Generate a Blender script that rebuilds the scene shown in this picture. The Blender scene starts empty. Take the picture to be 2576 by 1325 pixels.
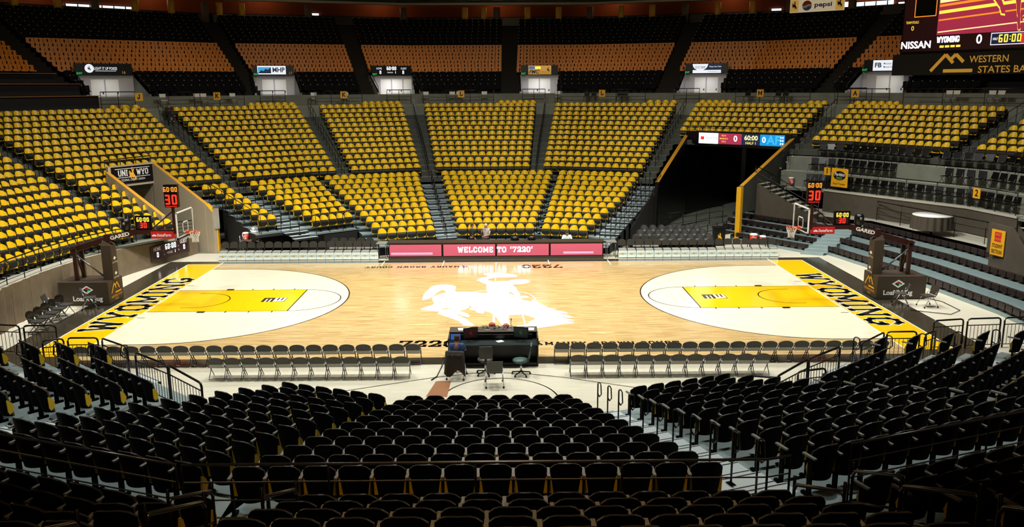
import bpy, math, random
import numpy as np
from mathutils import Vector, Matrix
from mathutils.geometry import tessellate_polygon
random.seed(7)
S = bpy.context.scene
COL = S.collection
pi = math.pi
rad = math.radians

# ---------------------------------------------------------------- camera
CAMP = np.array([.3875, -35.278, 9.0245]); YAW, PIT, ROL, FPX = -.0103, .2086, -.0052, 2109.0
def cam_axes():
    cy, sy, cp, sp = math.cos(YAW), math.sin(YAW), math.cos(PIT), math.sin(PIT)
    F = np.array([-sy*cp, cy*cp, -sp]); R = np.array([cy, sy, 0.]); U = np.cross(R, F)
    c, s = math.cos(ROL), math.sin(ROL)
    return R*c+U*s, U*c-R*s, F
CR, CU, CF = cam_axes()
cd = bpy.data.cameras.new('camera'); cam = bpy.data.objects.new('camera', cd); COL.objects.link(cam)
cam.matrix_world = Matrix(((CR[0], CU[0], -CF[0], CAMP[0]), (CR[1], CU[1], -CF[1], CAMP[1]), (CR[2], CU[2], -CF[2], CAMP[2]), (0, 0, 0, 1)))
cd.sensor_width = 36; cd.lens = FPX/2576*36; cd.clip_start = .05; cd.clip_end = 300
S.camera = cam
def cproj(P):
    d = np.asarray(P, float)-CAMP; c = d@CF
    return 1288+FPX*(d@CR)/c, 662.5-FPX*(d@CU)/c, c

# ---------------------------------------------------------------- view, world, light
S.view_settings.view_transform = 'Standard'; S.view_settings.look = 'None'
S.view_settings.exposure = 0.0; S.view_settings.gamma = 1.0
W = bpy.data.worlds.new('world'); S.world = W; W.use_nodes = True
W.node_tree.nodes['Background'].inputs[0].default_value = (.5, .55, .6, 1)
W.node_tree.nodes['Background'].inputs[1].default_value = .012
def lamp(name, kind, loc, power, color=(1, 1, 1), size=.3, target=None, spot=None, blend=.5):
    L = bpy.data.lights.new(name, kind); L.energy = power; L.color = color
    if kind == 'AREA': L.size = size
    else: L.shadow_soft_size = size
    if spot: L.spot_size = rad(spot); L.spot_blend = blend
    o = bpy.data.objects.new(name, L); COL.objects.link(o); o.location = loc
    if target is not None: o.rotation_euler = (Vector(target)-Vector(loc)).to_track_quat('-Z', 'Y').to_euler()
    return o
WH = (1, .975, .91)
for sx in (-1, 1):
    for k, (x, y, p) in enumerate([(3, 6, 1), (10, 7, 1), (17, 6, .9), (3, -4, .9), (10, -5, .9), (17, -4, .9)]):
        lamp('court_light', 'SPOT', (sx*x, y-3, 17.5), 5200*p, WH, .45, (sx*x*.75, y*.55-.5, 0), 96, .75)
for th in (-78, -60, -40, -20, 0, 20, 40, 60, 78):       # lower bowl lights over the far stands; outer pair added to brighten side terraces
    lamp('bowl_light', 'SPOT', (11*math.sin(rad(th)), -3.05+9*math.cos(rad(th)), 17.0), 5000, WH, .4,
         (24*math.sin(rad(th)), -2+24*math.cos(rad(th)), 4.5), 74, .85)
for th in (-48, -24, 0, 24, 48):                # dim warm house lights above the upper deck
    lamp('house_light', 'SPOT', (30*math.sin(rad(th)), -3.05+30*math.cos(rad(th)), 22), 1750, (1, .76, .44), .5,
         (41*math.sin(rad(th)), -3.05+41*math.cos(rad(th)), 11), 95, .8)
for th in (150, 168, 186, 204, 218):            # fill lamps added over the court edge to brighten the near bank
    lamp('bowl_light', 'SPOT', (4*math.sin(rad(th)), -3+4*math.cos(rad(th)), 17.0), 2600, WH, .4, (16*math.sin(rad(th)), -2+16*math.cos(rad(th)), 1.8), 46, .9)
for sx in (-1, 1):
    for y in (-5, 4): lamp('bowl_light', 'SPOT', (sx*11, y-1, 17.5), 3600, WH, .4, (sx*20.5, y, .8), 60, .85)  # fill lamps added to brighten the end bleachers and left wall
for x in (-15, -5, 5, 15): lamp('bowl_light', 'SPOT', (x, -22.5, 19), 5200, WH, .4, (x*.9, -18.5, 2), 52, .9)
for x in (-12, 0, 12): lamp('house_light', 'SPOT', (x, -31, 21), 4200, (1, .60, .28), .5, (x, -27.2, 4.5), 40, .9)

# ---------------------------------------------------------------- materials
def lin(h):
    h = h.lstrip('#'); c = [int(h[i:i+2], 16)/255 for i in (0, 2, 4)]
    return tuple((x/12.92 if x <= .04045 else ((x+.055)/1.055)**2.4) for x in c)+(1,)
MATS = {}
def M(name, hexc='#808080', rough=.6, metal=0, emit=0, spec=.5, noise=0, scale=8, alpha=None):
    if name in MATS: return MATS[name]
    m = bpy.data.materials.new(name); m.use_nodes = True; nt = m.node_tree
    b = nt.nodes['Principled BSDF']; c = lin(hexc); m.diffuse_color = c
    b.inputs['Base Color'].default_value = c; b.inputs['Roughness'].default_value = rough
    b.inputs['Metallic'].default_value = metal; b.inputs['Specular IOR Level'].default_value = spec
    if emit:
        b.inputs['Emission Color'].default_value = c; b.inputs['Emission Strength'].default_value = emit
    if noise:
        tc = nt.nodes.new('ShaderNodeTexCoord'); n = nt.nodes.new('ShaderNodeTexNoise'); n.inputs['Scale'].default_value = scale
        n.inputs['Detail'].default_value = 5
        r = nt.nodes.new('ShaderNodeMapRange'); r.inputs[3].default_value = 1-noise; r.inputs[4].default_value = 1+noise
        mx = nt.nodes.new('ShaderNodeVectorMath'); mx.operation = 'SCALE'; mx.inputs[0].default_value = c[:3]
        nt.links.new(tc.outputs['Object'], n.inputs['Vector']); nt.links.new(n.outputs['Fac'], r.inputs[0])
        nt.links.new(r.outputs[0], mx.inputs['Scale']); nt.links.new(mx.outputs[0], b.inputs['Base Color'])
    if alpha is not None: b.inputs['Alpha'].default_value = alpha
    MATS[name] = m; return m
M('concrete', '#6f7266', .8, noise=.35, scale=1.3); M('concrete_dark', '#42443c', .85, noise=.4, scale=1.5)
M('concrete_light', '#b4b2a2', .6, noise=.12, scale=.8); M('arena_floor', '#cfcab6', .45, noise=.1, scale=.6)
M('tread', '#93a5a5', .42, metal=.25, noise=.12, scale=2); M('tread_dark', '#20262a', .5)
M('yellow', '#e8bb00', .42, noise=.04, scale=6); M('orange', '#c87a20', .5, noise=.1, scale=3); M('shell', '#050505', .65, spec=.06); M('shell_rim_glint', '#33322f', .4); M('tread_light', '#c6d2d2', .4)
M('shell_far', '#1c1b18', .5, spec=.3); M('arm', '#8a8a84', .4); M('deck_black', '#050506', .7, spec=.1); M('dot', '#c8c8c8', .4)
M('black', '#070708', .35, spec=.4); M('rail', '#0c0c0d', .3, metal=.3); M('rail_highlight', '#5a5a58', .22, metal=.7); M('chair_light', '#d8d6cc', .5); M('sign_cream', '#d9c9a4', .6, emit=.45); M('maroon', '#341511', .4); M('brownpad', '#3c3124', .6, noise=.1, scale=2)
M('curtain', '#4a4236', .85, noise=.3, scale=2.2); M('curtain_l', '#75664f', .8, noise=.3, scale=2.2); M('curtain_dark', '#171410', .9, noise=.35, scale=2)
M('white', '#f2f2ee', .4); M('wall_white', '#b4b2b6', .6, noise=.05, scale=1); M('chrome', '#b9bec2', .22, metal=.9)
M('steel', '#7c8084', .3, metal=.8); M('gray_plastic', '#3b3a36', .5); M('vinyl', '#33312b', .4); M('vinyl_seat', '#a3a298', .4)
M('skin', '#b47a5c', .55); M('gold', '#e0a416', .5); M('gold_paint', '#d99a2b', .5); M('red', '#c8202a', .4); M('cooler', '#e0401c', .35)
M('rim_red', '#e0471f', .35); M('beige', '#b3a58c', .7, noise=.06, scale=1); M('brick', '#5a2a20', .8, noise=.2, scale=3)
M('rust', '#8a4420', .8, noise=.25, scale=.5); M('col_yellow', '#d2a33c', .6); M('col_gray', '#5d554b', .7); M('glasspane', '#dfe8e8', .05)
M('plank', '#8a5a32', .6); M('ice', '#e8ecee', .15); M('blue_plaid', '#2c4f86', .8, noise=.5, scale=30); M('hair', '#3a2a1e', .7)
M('grayhair', '#b9b2a6', .7); M('dkshirt', '#1d2024', .8); M('jacket', '#2b241d', .85, noise=.2, scale=9); M('skirt', '#dfeee6', .5)
M('seatmod', '#2a201e', .45); M('ball', '#a8402c', .5); M('teal', '#3a5654', .5); M('desk_dark', '#1d2626', .35)
def E_(name, h, s): return M(name, h, .5, emit=s)
E_('led_white', '#f4f6ff', 1.5); E_('led_red', '#ff2a1a', 1.3); E_('led_yellow', '#ffd84a', 1.2); E_('led_pink', '#a8485a', .75)
E_('led_maroon', '#a02c48', .8); E_('led_blue', '#0a84c8', .9); E_('led_orange', '#e88a28', 1.0); E_('led_cream', '#fff0a0', 1.1)
E_('led_lav', '#d8d0f4', 1.3); E_('sign_white', '#dfe6f0', .9); E_('sign_blue', '#3a9ad0', .9); E_('sign_gold', '#c99a4a', .55)
E_('exit_green', '#18b050', 1.0); E_('daylight', '#eaf0ff', 1.6); E_('led_dark', '#2a0c10', .3); E_('screen_blue', '#3a6ab8', .7)
E_('sign_navy', '#1c2a4c', .4); E_('lit_gold', '#d9a23a', .3); E_('pale_cyan', '#3ab0e0', .8)
g = MATS['glasspane'].node_tree.nodes['Principled BSDF']; g.inputs['Transmission Weight'].default_value = 1.0; g.inputs['IOR'].default_value = 1.02
def wood_mat(name, c1, c2, c3, rough=.16, amp=1.0):
    m = bpy.data.materials.new(name); m.use_nodes = True; nt = m.node_tree; b = nt.nodes['Principled BSDF']; L = nt.links
    N = lambda t: nt.nodes.new(t)
    tc = N('ShaderNodeTexCoord'); br = N('ShaderNodeTexBrick')
    br.inputs['Color1'].default_value = lin(c1); br.inputs['Color2'].default_value = lin(c2); br.inputs['Mortar'].default_value = lin(c3)
    br.inputs['Scale'].default_value = 1; br.inputs['Brick Width'].default_value = .9; br.inputs['Row Height'].default_value = .057
    br.inputs['Mortar Size'].default_value = .0012; br.inputs['Bias'].default_value = -.1; br.offset = .37; br.squash = 1
    mp = N('ShaderNodeMapping'); mp.inputs['Scale'].default_value = (.9, 26, 1); no = N('ShaderNodeTexNoise'); no.inputs['Scale'].default_value = 1.0
    no.inputs['Detail'].default_value = 4; cr = N('ShaderNodeValToRGB')
    cr.color_ramp.elements[0].position = .34; cr.color_ramp.elements[0].color = lin(c3); cr.color_ramp.elements[1].position = .56; cr.color_ramp.elements[1].color = (1, 1, 1, 1)
    mx = N('ShaderNodeMix'); mx.data_type = 'RGBA'; mx.blend_type = 'MULTIPLY'; mx.inputs[0].default_value = .55*amp
    L.new(tc.outputs['Object'], br.inputs['Vector']); L.new(tc.outputs['Object'], mp.inputs['Vector']); L.new(mp.outputs[0], no.inputs['Vector'])
    L.new(no.outputs['Fac'], cr.inputs[0]); L.new(br.outputs['Color'], mx.inputs[6]); L.new(cr.outputs[0], mx.inputs[7])
    L.new(mx.outputs[2], b.inputs['Base Color']); b.inputs['Roughness'].default_value = rough
    MATS[name] = m; return m
wood_mat('court_wood', '#d6bc86', '#c3a268', '#86663c')
wood_mat('court_white', '#ece8cf', '#e6e1c4', '#c9c4a0', amp=.35)
wood_mat('arena_wood', '#d4d0bc', '#cbc7b2', '#aaa690', rough=.35, amp=.35)
M('paint_white', '#f6f6ee', .14); M('paint_yellow', '#f7c200', .16); M('paint_dark', '#3a352a', .14); M('paint_black', '#191612', .16)

# ---------------------------------------------------------------- mesh builder
class MB:
    def __init__(s): s.v = []; s.f = []; s.m = []; s.mats = []; s.smooth = []
    def mi(s, m):
        m = MATS[m] if isinstance(m, str) else m
        if m not in s.mats: s.mats.append(m)
        return s.mats.index(m)
    def add(s, vs, fs, m, smooth=False):
        o = len(s.v); k = s.mi(m); s.v += [tuple(p) for p in vs]
        for f in fs: s.f.append(tuple(i+o for i in f)); s.m.append(k); s.smooth.append(smooth)
        return s
    def box(s, c, d, m, R=None, faces=None):
        c = Vector(c); hx, hy, hz = d[0]/2, d[1]/2, d[2]/2
        vs = [Vector((x, y, z)) for z in (-hz, hz) for y in (-hy, hy) for x in (-hx, hx)]
        if R is not None:
            if not isinstance(R, Matrix): R = Matrix.Rotation(R, 3, 'Z')
            vs = [R@v for v in vs]
        return s.add([v+c for v in vs], [(0, 2, 3, 1), (4, 5, 7, 6), (0, 1, 5, 4), (2, 6, 7, 3), (0, 4, 6, 2), (1, 3, 7, 5)], m)
    def prism(s, pts, z0, z1, m):        # pts CCW 2D
        n = len(pts); vs = [(p[0], p[1], z0) for p in pts]+[(p[0], p[1], z1) for p in pts]
        fs = [tuple(range(n, 2*n)), tuple(range(n-1, -1, -1))]+[(i, (i+1) % n, n+(i+1) % n, n+i) for i in range(n)]
        return s.add(vs, fs, m)
    def extr(s, pts, a, b, m, mcap=None):    # pts: 3D polygon; a,b offset vectors
        n = len(pts); a = Vector(a); b = Vector(b)
        vs = [Vector(p)+a for p in pts]+[Vector(p)+b for p in pts]
        s.add(vs, [(i, (i+1) % n, n+(i+1) % n, n+i) for i in range(n)], m)
        return s.add(vs, [tuple(range(n-1, -1, -1)), tuple(range(n, 2*n))], mcap or m)
    def tube(s, pts, r, m, n=6, closed=False, cap=True):
        pts = [Vector(p) for p in pts]; k = len(pts); vs = []
        rr = r if isinstance(r, (list, tuple)) else [r]*k
        for i, p in enumerate(pts):
            if closed: t = (pts[(i+1) % k]-pts[i-1])
            else: t = pts[min(i+1, k-1)]-pts[max(i-1, 0)]
            t = t.normalized() if t.length > 1e-9 else Vector((0, 0, 1))
            a = Vector((0, 0, 1)) if abs(t.z) < .9 else Vector((1, 0, 0))
            u = t.cross(a).normalized(); w = t.cross(u)
            for j in range(n):
                an = 2*pi*(j+.5)/n; vs.append(p+u*(rr[i]*math.cos(an))+w*(rr[i]*math.sin(an)))
        fs = [(i*n+j, i*n+(j+1) % n, ((i+1) % k)*n+(j+1) % n, ((i+1) % k)*n+j) for i in range(k if closed else k-1) for j in range(n)]
        if cap and not closed: fs += [tuple(range(n-1, -1, -1)), tuple(range((k-1)*n, k*n))]
        return s.add(vs, fs, m, n > 5)
    def lathe(s, prof, c, m, n=16, caps=True):
        c = Vector(c); vs = []
        for r, z in prof:
            for j in range(n): vs.append(c+Vector((r*math.cos(2*pi*j/n), r*math.sin(2*pi*j/n), z)))
        k = len(prof); fs = [(i*n+j, i*n+(j+1) % n, (i+1)*n+(j+1) % n, (i+1)*n+j) for i in range(k-1) for j in range(n)]
        if caps: fs += [tuple(range(n-1, -1, -1)), tuple(range((k-1)*n, k*n))]
        return s.add(vs, fs, m, True)
    def poly2(s, pts, fr, m, off=0):     # planar (maybe concave) polygon in frame (o, ex, ey)
        o, ex, ey = fr; nz = ex.cross(ey)
        tri = tessellate_polygon([[Vector((p[0], p[1], 0)) for p in pts]])
        out = []
        for t in tri:
            a, b, c = (pts[i] for i in t)
            cr = (b[0]-a[0])*(c[1]-a[1])-(b[1]-a[1])*(c[0]-a[0]); out.append(tuple(t) if cr > 0 else tuple(t[::-1]))
        return s.add([o+ex*p[0]+ey*p[1]+nz*off for p in pts], out, m)
    def quad2(s, x0, y0, x1, y1, fr, m, off=0): return s.poly2([(x0, y0), (x1, y0), (x1, y1), (x0, y1)], fr, m, off)
    def mesh(s, name):
        me = bpy.data.meshes.new(name); me.from_pydata(s.v, [], s.f)
        for m in s.mats: me.materials.append(m)
        me.polygons.foreach_set('material_index', s.m); me.polygons.foreach_set('use_smooth', s.smooth)
        me.update(); return me
    def build(s, name, parent=None, loc=None, rz=None):
        return link(name, s.mesh(name), parent, loc, rz)
def link(name, me, parent=None, loc=None, rz=None):
    o = bpy.data.objects.new(name, me); COL.objects.link(o)
    if parent is not None: o.parent = parent
    if loc is not None: o.location = loc
    if rz is not None: o.rotation_euler = (0, 0, rz)
    return o
def tag(o, label=None, cat=None, group=None, kind=None):
    if label: o['label'] = label
    if cat: o['category'] = cat
    if group: o['group'] = group
    if kind: o['kind'] = kind
    return o
def thing(name, label, cat, loc=(0, 0, 0), rz=0, group=None):
    o = link(name, None, None, loc, rz); return tag(o, label, cat, group)
def struct(mb, name):
    return tag(mb.build(name), kind='structure')
def copy_tree(o, parent=None):
    c = o.copy(); COL.objects.link(c)
    if parent is not None: c.parent = parent
    for ch in list(o.children): copy_tree(ch, c)
    return c
NTH = ['zeroth', 'first', 'second', 'third', 'fourth', 'fifth', 'sixth', 'seventh', 'eighth', 'ninth', 'tenth', 'eleventh', 'twelfth', 'thirteenth', 'fourteenth',
       'fifteenth', 'sixteenth', 'seventeenth', 'eighteenth', 'nineteenth', 'twentieth']
def nth(i): return NTH[i] if i <= 20 else ({2: 'twenty-', 3: 'thirty-', 4: 'forty-'}[i//10]+NTH[i % 10] if i % 10 else {3: 'thirtieth', 4: 'fortieth'}[i//10])
def arc_pts(c, r, a0, a1, n, z): return [(c[0]+r*math.cos(rad(a0+(a1-a0)*i/n)), c[1]+r*math.sin(rad(a0+(a1-a0)*i/n)), z) for i in range(n+1)]
def frame(o, ex, ey): return (Vector(o), Vector(ex).normalized(), Vector(ey).normalized())

# ---------------------------------------------------------------- lettering
GL = {  # slab-serif strokes: list of polylines, then list of slabs (x0,x1,y)
 'W': (1.25, [[(.12, 1), (.36, 0)], [(.36, 0), (.62, .85)], [(.62, .85), (.88, 0)], [(.88, 0), (1.13, 1)]], [(-.03, .3, 1), (.94, 1.28, 1)]),
 'Y': (1.05, [[(.12, 1), (.52, .42)], [(.93, 1), (.52, .42)], [(.52, .5), (.52, 0)]], [(-.03, .32, 1), (.74, 1.08, 1), (.28, .76, 0)]),
 'O': (.95, [[(.12, .2), (.12, .8), (.3, 1), (.65, 1), (.83, .8), (.83, .2), (.65, 0), (.3, 0), (.12, .2)]], []),
 'M': (1.2, [[(.15, 0), (.15, 1)], [(.15, 1), (.6, .25)], [(.6, .25), (1.05, 1)], [(1.05, 1), (1.05, 0)]], [(-.03, .36, 0), (.84, 1.23, 0), (-.03, .2, 1), (1., 1.23, 1)]),
 'I': (.5, [[(.25, 0), (.25, 1)]], [(0, .5, 0), (0, .5, 1)]),
 'N': (1.05, [[(.15, 0), (.15, 1)], [(.15, 1), (.88, 0)], [(.88, 0), (.88, 1)]], [(-.03, .36, 0), (.68, 1.08, 1), (-.03, .2, 1)]),
 'G': (.95, [[(.83, .8), (.65, 1), (.3, 1), (.12, .8), (.12, .2), (.3, 0), (.65, 0), (.83, .2), (.83, .45)]], [(.5, .95, .45)]),
 'E': (.85, [[(.15, 0), (.15, 1)], [(.15, 1), (.75, 1), (.75, .8)], [(.15, 0), (.75, 0), (.75, .22)], [(.15, .52), (.5, .52)]], []),
 'L': (.82, [[(.18, 1), (.18, 0)], [(.18, 0), (.76, 0), (.76, .3)]], [(0, .38, 1)]),
 'C': (.9, [[(.8, .75), (.62, 1), (.3, 1), (.12, .8), (.12, .2), (.3, 0), (.62, 0), (.8, .25)]], []),
 'T': (.9, [[(.45, 0), (.45, 1)], [(.05, .78), (.05, 1), (.85, 1), (.85, .78)]], [(.25, .65, 0)]),
 'A': (1., [[(.15, 0), (.5, 1)], [(.5, 1), (.85, 0)], [(.3, .35), (.7, .35)]], [(-.03, .32, 0), (.68, 1.03, 0)]),
 'U': (1., [[(.15, 1), (.15, .2), (.32, 0), (.68, 0), (.85, .2), (.85, 1)]], [(-.02, .32, 1), (.68, 1.02, 1)]),
 'R': (1., [[(.17, 0), (.17, 1)], [(.17, 1), (.6, 1), (.78, .85), (.78, .65), (.6, .5), (.17, .5)], [(.5, .5), (.88, 0)]], [(0, .36, 0), (.74, 1., 0)]),
 'B': (.95, [[(.17, 0), (.17, 1)], [(.17, 1), (.6, 1), (.77, .85), (.77, .65), (.62, .52), (.17, .52)], [(.62, .52), (.82, .38), (.82, .15), (.62, 0), (.17, 0)]], []),
 'H': (1., [[(.17, 0), (.17, 1)], [(.83, 0), (.83, 1)], [(.17, .5), (.83, .5)]], [(0, .36, 0), (.64, 1, 0), (0, .36, 1), (.64, 1, 1)]),
 'J': (.8, [[(.55, 1), (.55, .2), (.4, 0), (.22, 0), (.1, .2), (.1, .35)]], [(.3, .8, 1)]),
 'K': (1., [[(.17, 0), (.17, 1)], [(.17, .4), (.8, 1)], [(.4, .6), (.82, 0)]], [(0, .36, 0), (.66, 1, 0), (0, .36, 1), (.62, .95, 1)]),
 'S': (.85, [[(.75, .78), (.6, 1), (.25, 1), (.1, .8), (.15, .6), (.7, .42), (.75, .2), (.6, 0), (.25, 0), (.1, .22)]], []),
 'D': (.95, [[(.17, 0), (.17, 1), (.58, 1), (.82, .78), (.82, .22), (.58, 0), (.17, 0)]], []),
 '7': (.85, [[(.08, .78), (.08, 1), (.8, 1), (.35, 0)]], []),
 '2': (.85, [[(.1, .7), (.15, .92), (.3, 1), (.6, 1), (.75, .85), (.72, .6), (.1, .05), (.78, .05), (.8, .28)]], []),
 '0': (.85, [[(.1, .2), (.1, .8), (.28, 1), (.57, 1), (.75, .8), (.75, .2), (.57, 0), (.28, 0), (.1, .2)]], []),
 '1': (.5, [[(.1, .8), (.28, 1), (.28, 0)]], [(.05, .5, 0)]),
 "'": (.3, [[(.15, 1.05), (.1, .75)]], []), ' ': (.5, [], []), '&': (.9, [], [])}
def slab(mb, txt, x, y, h, fr, m, t=.2, off=.003, sp=.14, xs=1.0, grow=0, center=True, skew=0):
    """slab lettering; h cap height, t stroke (fraction of h), xs horizontal stretch"""
    wid = sum(GL[c][0]+sp for c in txt)-sp
    cx = x-(wid*h*xs/2 if center else 0); T = t*h+grow*2
    for c in txt:
        w, pl, sl = GL[c]
        def q(a, b):
            a = (cx+a[0]*h*xs, y+(t/2+a[1]*(1-t))*h); b = (cx+b[0]*h*xs, y+(t/2+b[1]*(1-t))*h)
            dx, dy = b[0]-a[0], b[1]-a[1]; L = math.hypot(dx, dy) or 1; dx /= L; dy /= L; e = T*.42
            a = (a[0]-dx*e, a[1]-dy*e); b = (b[0]+dx*e, b[1]+dy*e); nx, ny = -dy*T/2, dx*T/2
            P = [(a[0]+nx, a[1]+ny), (a[0]-nx, a[1]-ny), (b[0]-nx, b[1]-ny), (b[0]+nx, b[1]+ny)]
            mb.poly2([(p[0]+skew*(p[1]-y), p[1]) for p in P], fr, m, off)
        for p in pl:
            for a, b in zip(p, p[1:]): q(a, b)
        for x0, x1, yy in sl:
            X0, X1 = cx+x0*h*xs-grow, cx+x1*h*xs+grow; y0 = y+(0 if yy == 0 else yy*h-t*h*.85)-grow; y1 = y0+t*h*.85+2*grow
            mb.poly2([(X0+skew*(y0-y), y0), (X1+skew*(y0-y), y0), (X1+skew*(y1-y), y1), (X0+skew*(y1-y), y1)], fr, m, off)
        cx += (w+sp)*h*xs
_tc = {}
def ftext(mb, txt, x, y, h, fr, m, off=.003, align='CENTER', bold=.0, wid=None, shear=0):
    key = (txt, align, bold, shear)
    if key not in _tc:
        cu = bpy.data.curves.new('t', 'FONT'); cu.body = txt; cu.align_x = align; cu.size = 1; cu.offset = bold; cu.shear = shear; cu.resolution_u = 3
        o = bpy.data.objects.new('t', cu); COL.objects.link(o)
        dg = bpy.context.evaluated_depsgraph_get(); me = bpy.data.meshes.new_from_object(o.evaluated_get(dg))
        _tc[key] = ([tuple(v.co) for v in me.vertices], [tuple(p.vertices) for p in me.polygons])
        bpy.data.objects.remove(o); bpy.data.meshes.remove(me); bpy.data.curves.remove(cu)
    vs, fs = _tc[key]
    if not vs: return
    o, ex, ey = fr; nz = ex.cross(ey); k = h/.7; w0 = max(v[0] for v in vs)-min(v[0] for v in vs); kx = (wid/w0) if wid else k
    mb.add([o+ex*(x+v[0]*kx)+ey*(y+v[1]*k)+nz*off for v in vs], fs, m)
SEG = {'0': 'abcdef', '1': 'bc', '2': 'abged', '3': 'abgcd', '4': 'fgbc', '5': 'afgcd', '6': 'afgedc', '7': 'abc', '8': 'abcdefg', '9': 'abcdfg', 'b': 'fgedc'}
def seg7(mb, txt, x, y, h, fr, m, off=.003, bold=.17, sp=.28):
    w = h*.52; adv = w+h*sp*.6; tot = sum(.3*h if c == ':' else adv for c in txt)-h*sp*.6; cx = x-tot/2; t = h*bold
    for c in txt:
        if c == ':':
            for yy in (.28, .66): mb.quad2(cx+.02*h, y+yy*h, cx+.02*h+t*.9, y+yy*h+t*.9, fr, m, off)
            cx += .3*h; continue
        R = {'a': (t*.3, h-t, w-t*.3, h), 'd': (t*.3, 0, w-t*.3, t), 'g': (t*.3, h/2-t/2, w-t*.3, h/2+t/2), 'f': (0, h/2, t, h-t*.3),
             'e': (0, t*.3, t, h/2), 'b': (w-t, h/2, w, h-t*.3), 'c': (w-t, t*.3, w, h/2)}
        for k_ in SEG[c]: a = R[k_]; mb.quad2(cx+a[0], y+a[1], cx+a[2], y+a[3], fr, m, off+.0004*('abcdefg'.index(k_)))
        cx += adv
LOGO=[(-1.77,1.29),(-1.82,1.55),(-1.78,1.96),(-1.82,2.26),(-1.99,2.51),(-2.27,2.63),(-2.53,2.64),(-2.78,2.48),(-2.96,2.12),(-3.03,1.76),(-3.06,1.36),(-3.13,1.19),(-3.13,0.92),(-3.18,0.78),(-3.13,0.56),(-3.18,0.32),(-3.12,0.15),(-3.16,-0.01),(-3.12,-0.27),(-2.97,-0.1),(-2.79,0.14),(-2.69,0.38),(-2.65,0.63),(-2.62,1.0),(-2.52,1.31),(-2.41,1.6),(-2.28,1.48),(-2.17,1.13),(-2.25,1.04),(-2.4,0.88),(-2.55,0.68),(-2.67,0.38),(-2.72,-0.02),(-2.65,-0.42),(-2.56,-0.74),(-2.62,-1.05),(-2.72,-1.17),(-2.9,-1.42),(-3.05,-1.63),(-3.03,-1.86),(-2.73,-1.97),(-2.46,-2.05),(-2.22,-2.17),(-2.31,-2.34),(-2.27,-2.52),(-1.99,-2.81),(-1.71,-3.16),(-1.51,-3.43),(-1.36,-3.6),(-1.32,-3.84),(-1.25,-3.9),(-1.19,-4.16),(-0.97,-4.21),(-0.76,-4.24),(-0.82,-3.98),(-0.99,-3.65),(-1.08,-3.31),(-1.24,-3.06),(-1.36,-2.87),(-1.5,-2.64),(-1.72,-2.41),(-1.37,-2.69),(-1.15,-2.94),(-1.0,-3.02),(-0.99,-2.77),(-1.08,-2.49),(-1.28,-2.2),(-1.44,-2.05),(-1.51,-2.02),(-1.29,-1.91),(-1.11,-1.65),(-1.03,-1.25),(-0.95,-1.4),(-1.0,-1.62),(-1.07,-1.8),(-0.91,-1.95),(-0.79,-1.95),(-0.77,-2.14),(-0.67,-2.36),(-0.44,-2.51),(-0.41,-2.11),(-0.26,-2.23),(-0.14,-2.44),(-0.05,-2.59),(0.05,-2.94),(0.2,-3.62),(0.31,-4.27),(0.4,-4.52),(0.42,-4.77),(0.4,-5.02),(0.47,-5.26),(0.53,-5.56),(0.6,-5.79),(0.73,-5.8),(0.79,-5.62),(0.72,-5.21),(0.68,-4.66),(0.61,-4.15),(0.58,-3.63),(0.57,-3.23),(0.59,-2.82),(0.83,-2.75),(1.02,-2.66),(1.13,-2.62),(1.28,-2.77),(1.45,-3.01),(1.65,-3.29),(1.55,-3.46),(1.39,-3.78),(1.28,-4.04),(1.15,-4.19),(0.91,-4.31),(0.82,-4.41),(0.87,-4.51),(1.13,-4.39),(0.89,-4.62),(0.91,-4.74),(1.01,-4.83),(1.18,-4.89),(1.43,-4.75),(1.72,-4.62),(2.08,-4.45),(2.45,-4.27),(2.67,-4.11),(2.96,-4.02),(3.13,-3.94),(3.05,-3.83),(2.84,-3.72),(2.81,-3.65),(3.1,-3.64),(3.1,-3.5),(2.91,-3.36),(2.75,-3.22),(2.69,-3.04),(2.88,-3.16),(3.14,-3.23),(3.11,-3.06),(2.95,-2.82),(2.74,-2.67),(2.56,-2.53),(2.53,-2.43),(2.74,-2.53),(2.97,-2.57),(2.94,-2.4),(2.69,-2.2),(2.43,-2.08),(2.27,-1.99),(2.55,-2.11),(2.49,-1.88),(2.23,-1.62),(2.01,-1.43),(2.22,-1.44),(2.02,-1.26),(1.83,-1.17),(2.06,-1.13),(1.88,-0.88),(1.81,-0.64),(1.78,-0.48),(1.7,-0.48),(1.67,-0.24),(1.58,-0.32),(1.58,-0.7),(1.46,-0.55),(1.26,-0.34),(1.11,-0.14),(1.23,0.02),(1.42,0.11),(1.5,0.17),(1.4,0.37),(1.24,0.41),(1.12,0.31),(1.11,0.68),(1.05,1.11),(1.0,1.46),(0.94,1.9),(0.86,2.27),(0.78,2.53),(0.99,2.54),(1.25,2.59),(1.47,2.8),(1.65,3.08),(1.58,3.37),(1.36,3.57),(1.01,3.58),(0.75,3.5),(0.57,3.25),(0.4,3.31),(0.22,3.24),(-0.04,3.16),(-0.22,3.26),(-0.4,3.53),(-0.31,3.73),(-0.05,3.99),(0.31,4.04),(0.66,4.01),(0.93,4.08),(1.09,4.34),(0.94,4.59),(0.67,4.8),(0.31,5.02),(0.03,5.14),(-0.15,5.06),(-0.51,4.95),(-0.65,4.83),(-0.5,4.53),(-0.37,4.33),(-0.41,4.21),(-0.63,4.03),(-0.84,3.74),(-0.9,3.45),(-0.74,3.16),(-0.51,2.78),(-0.4,2.57),(-0.41,2.13),(-0.4,1.5),(-0.34,1.21),(-0.36,0.93),(-0.6,0.99),(-0.93,1.14),(-1.35,1.24),(-1.64,1.25)]

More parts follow.
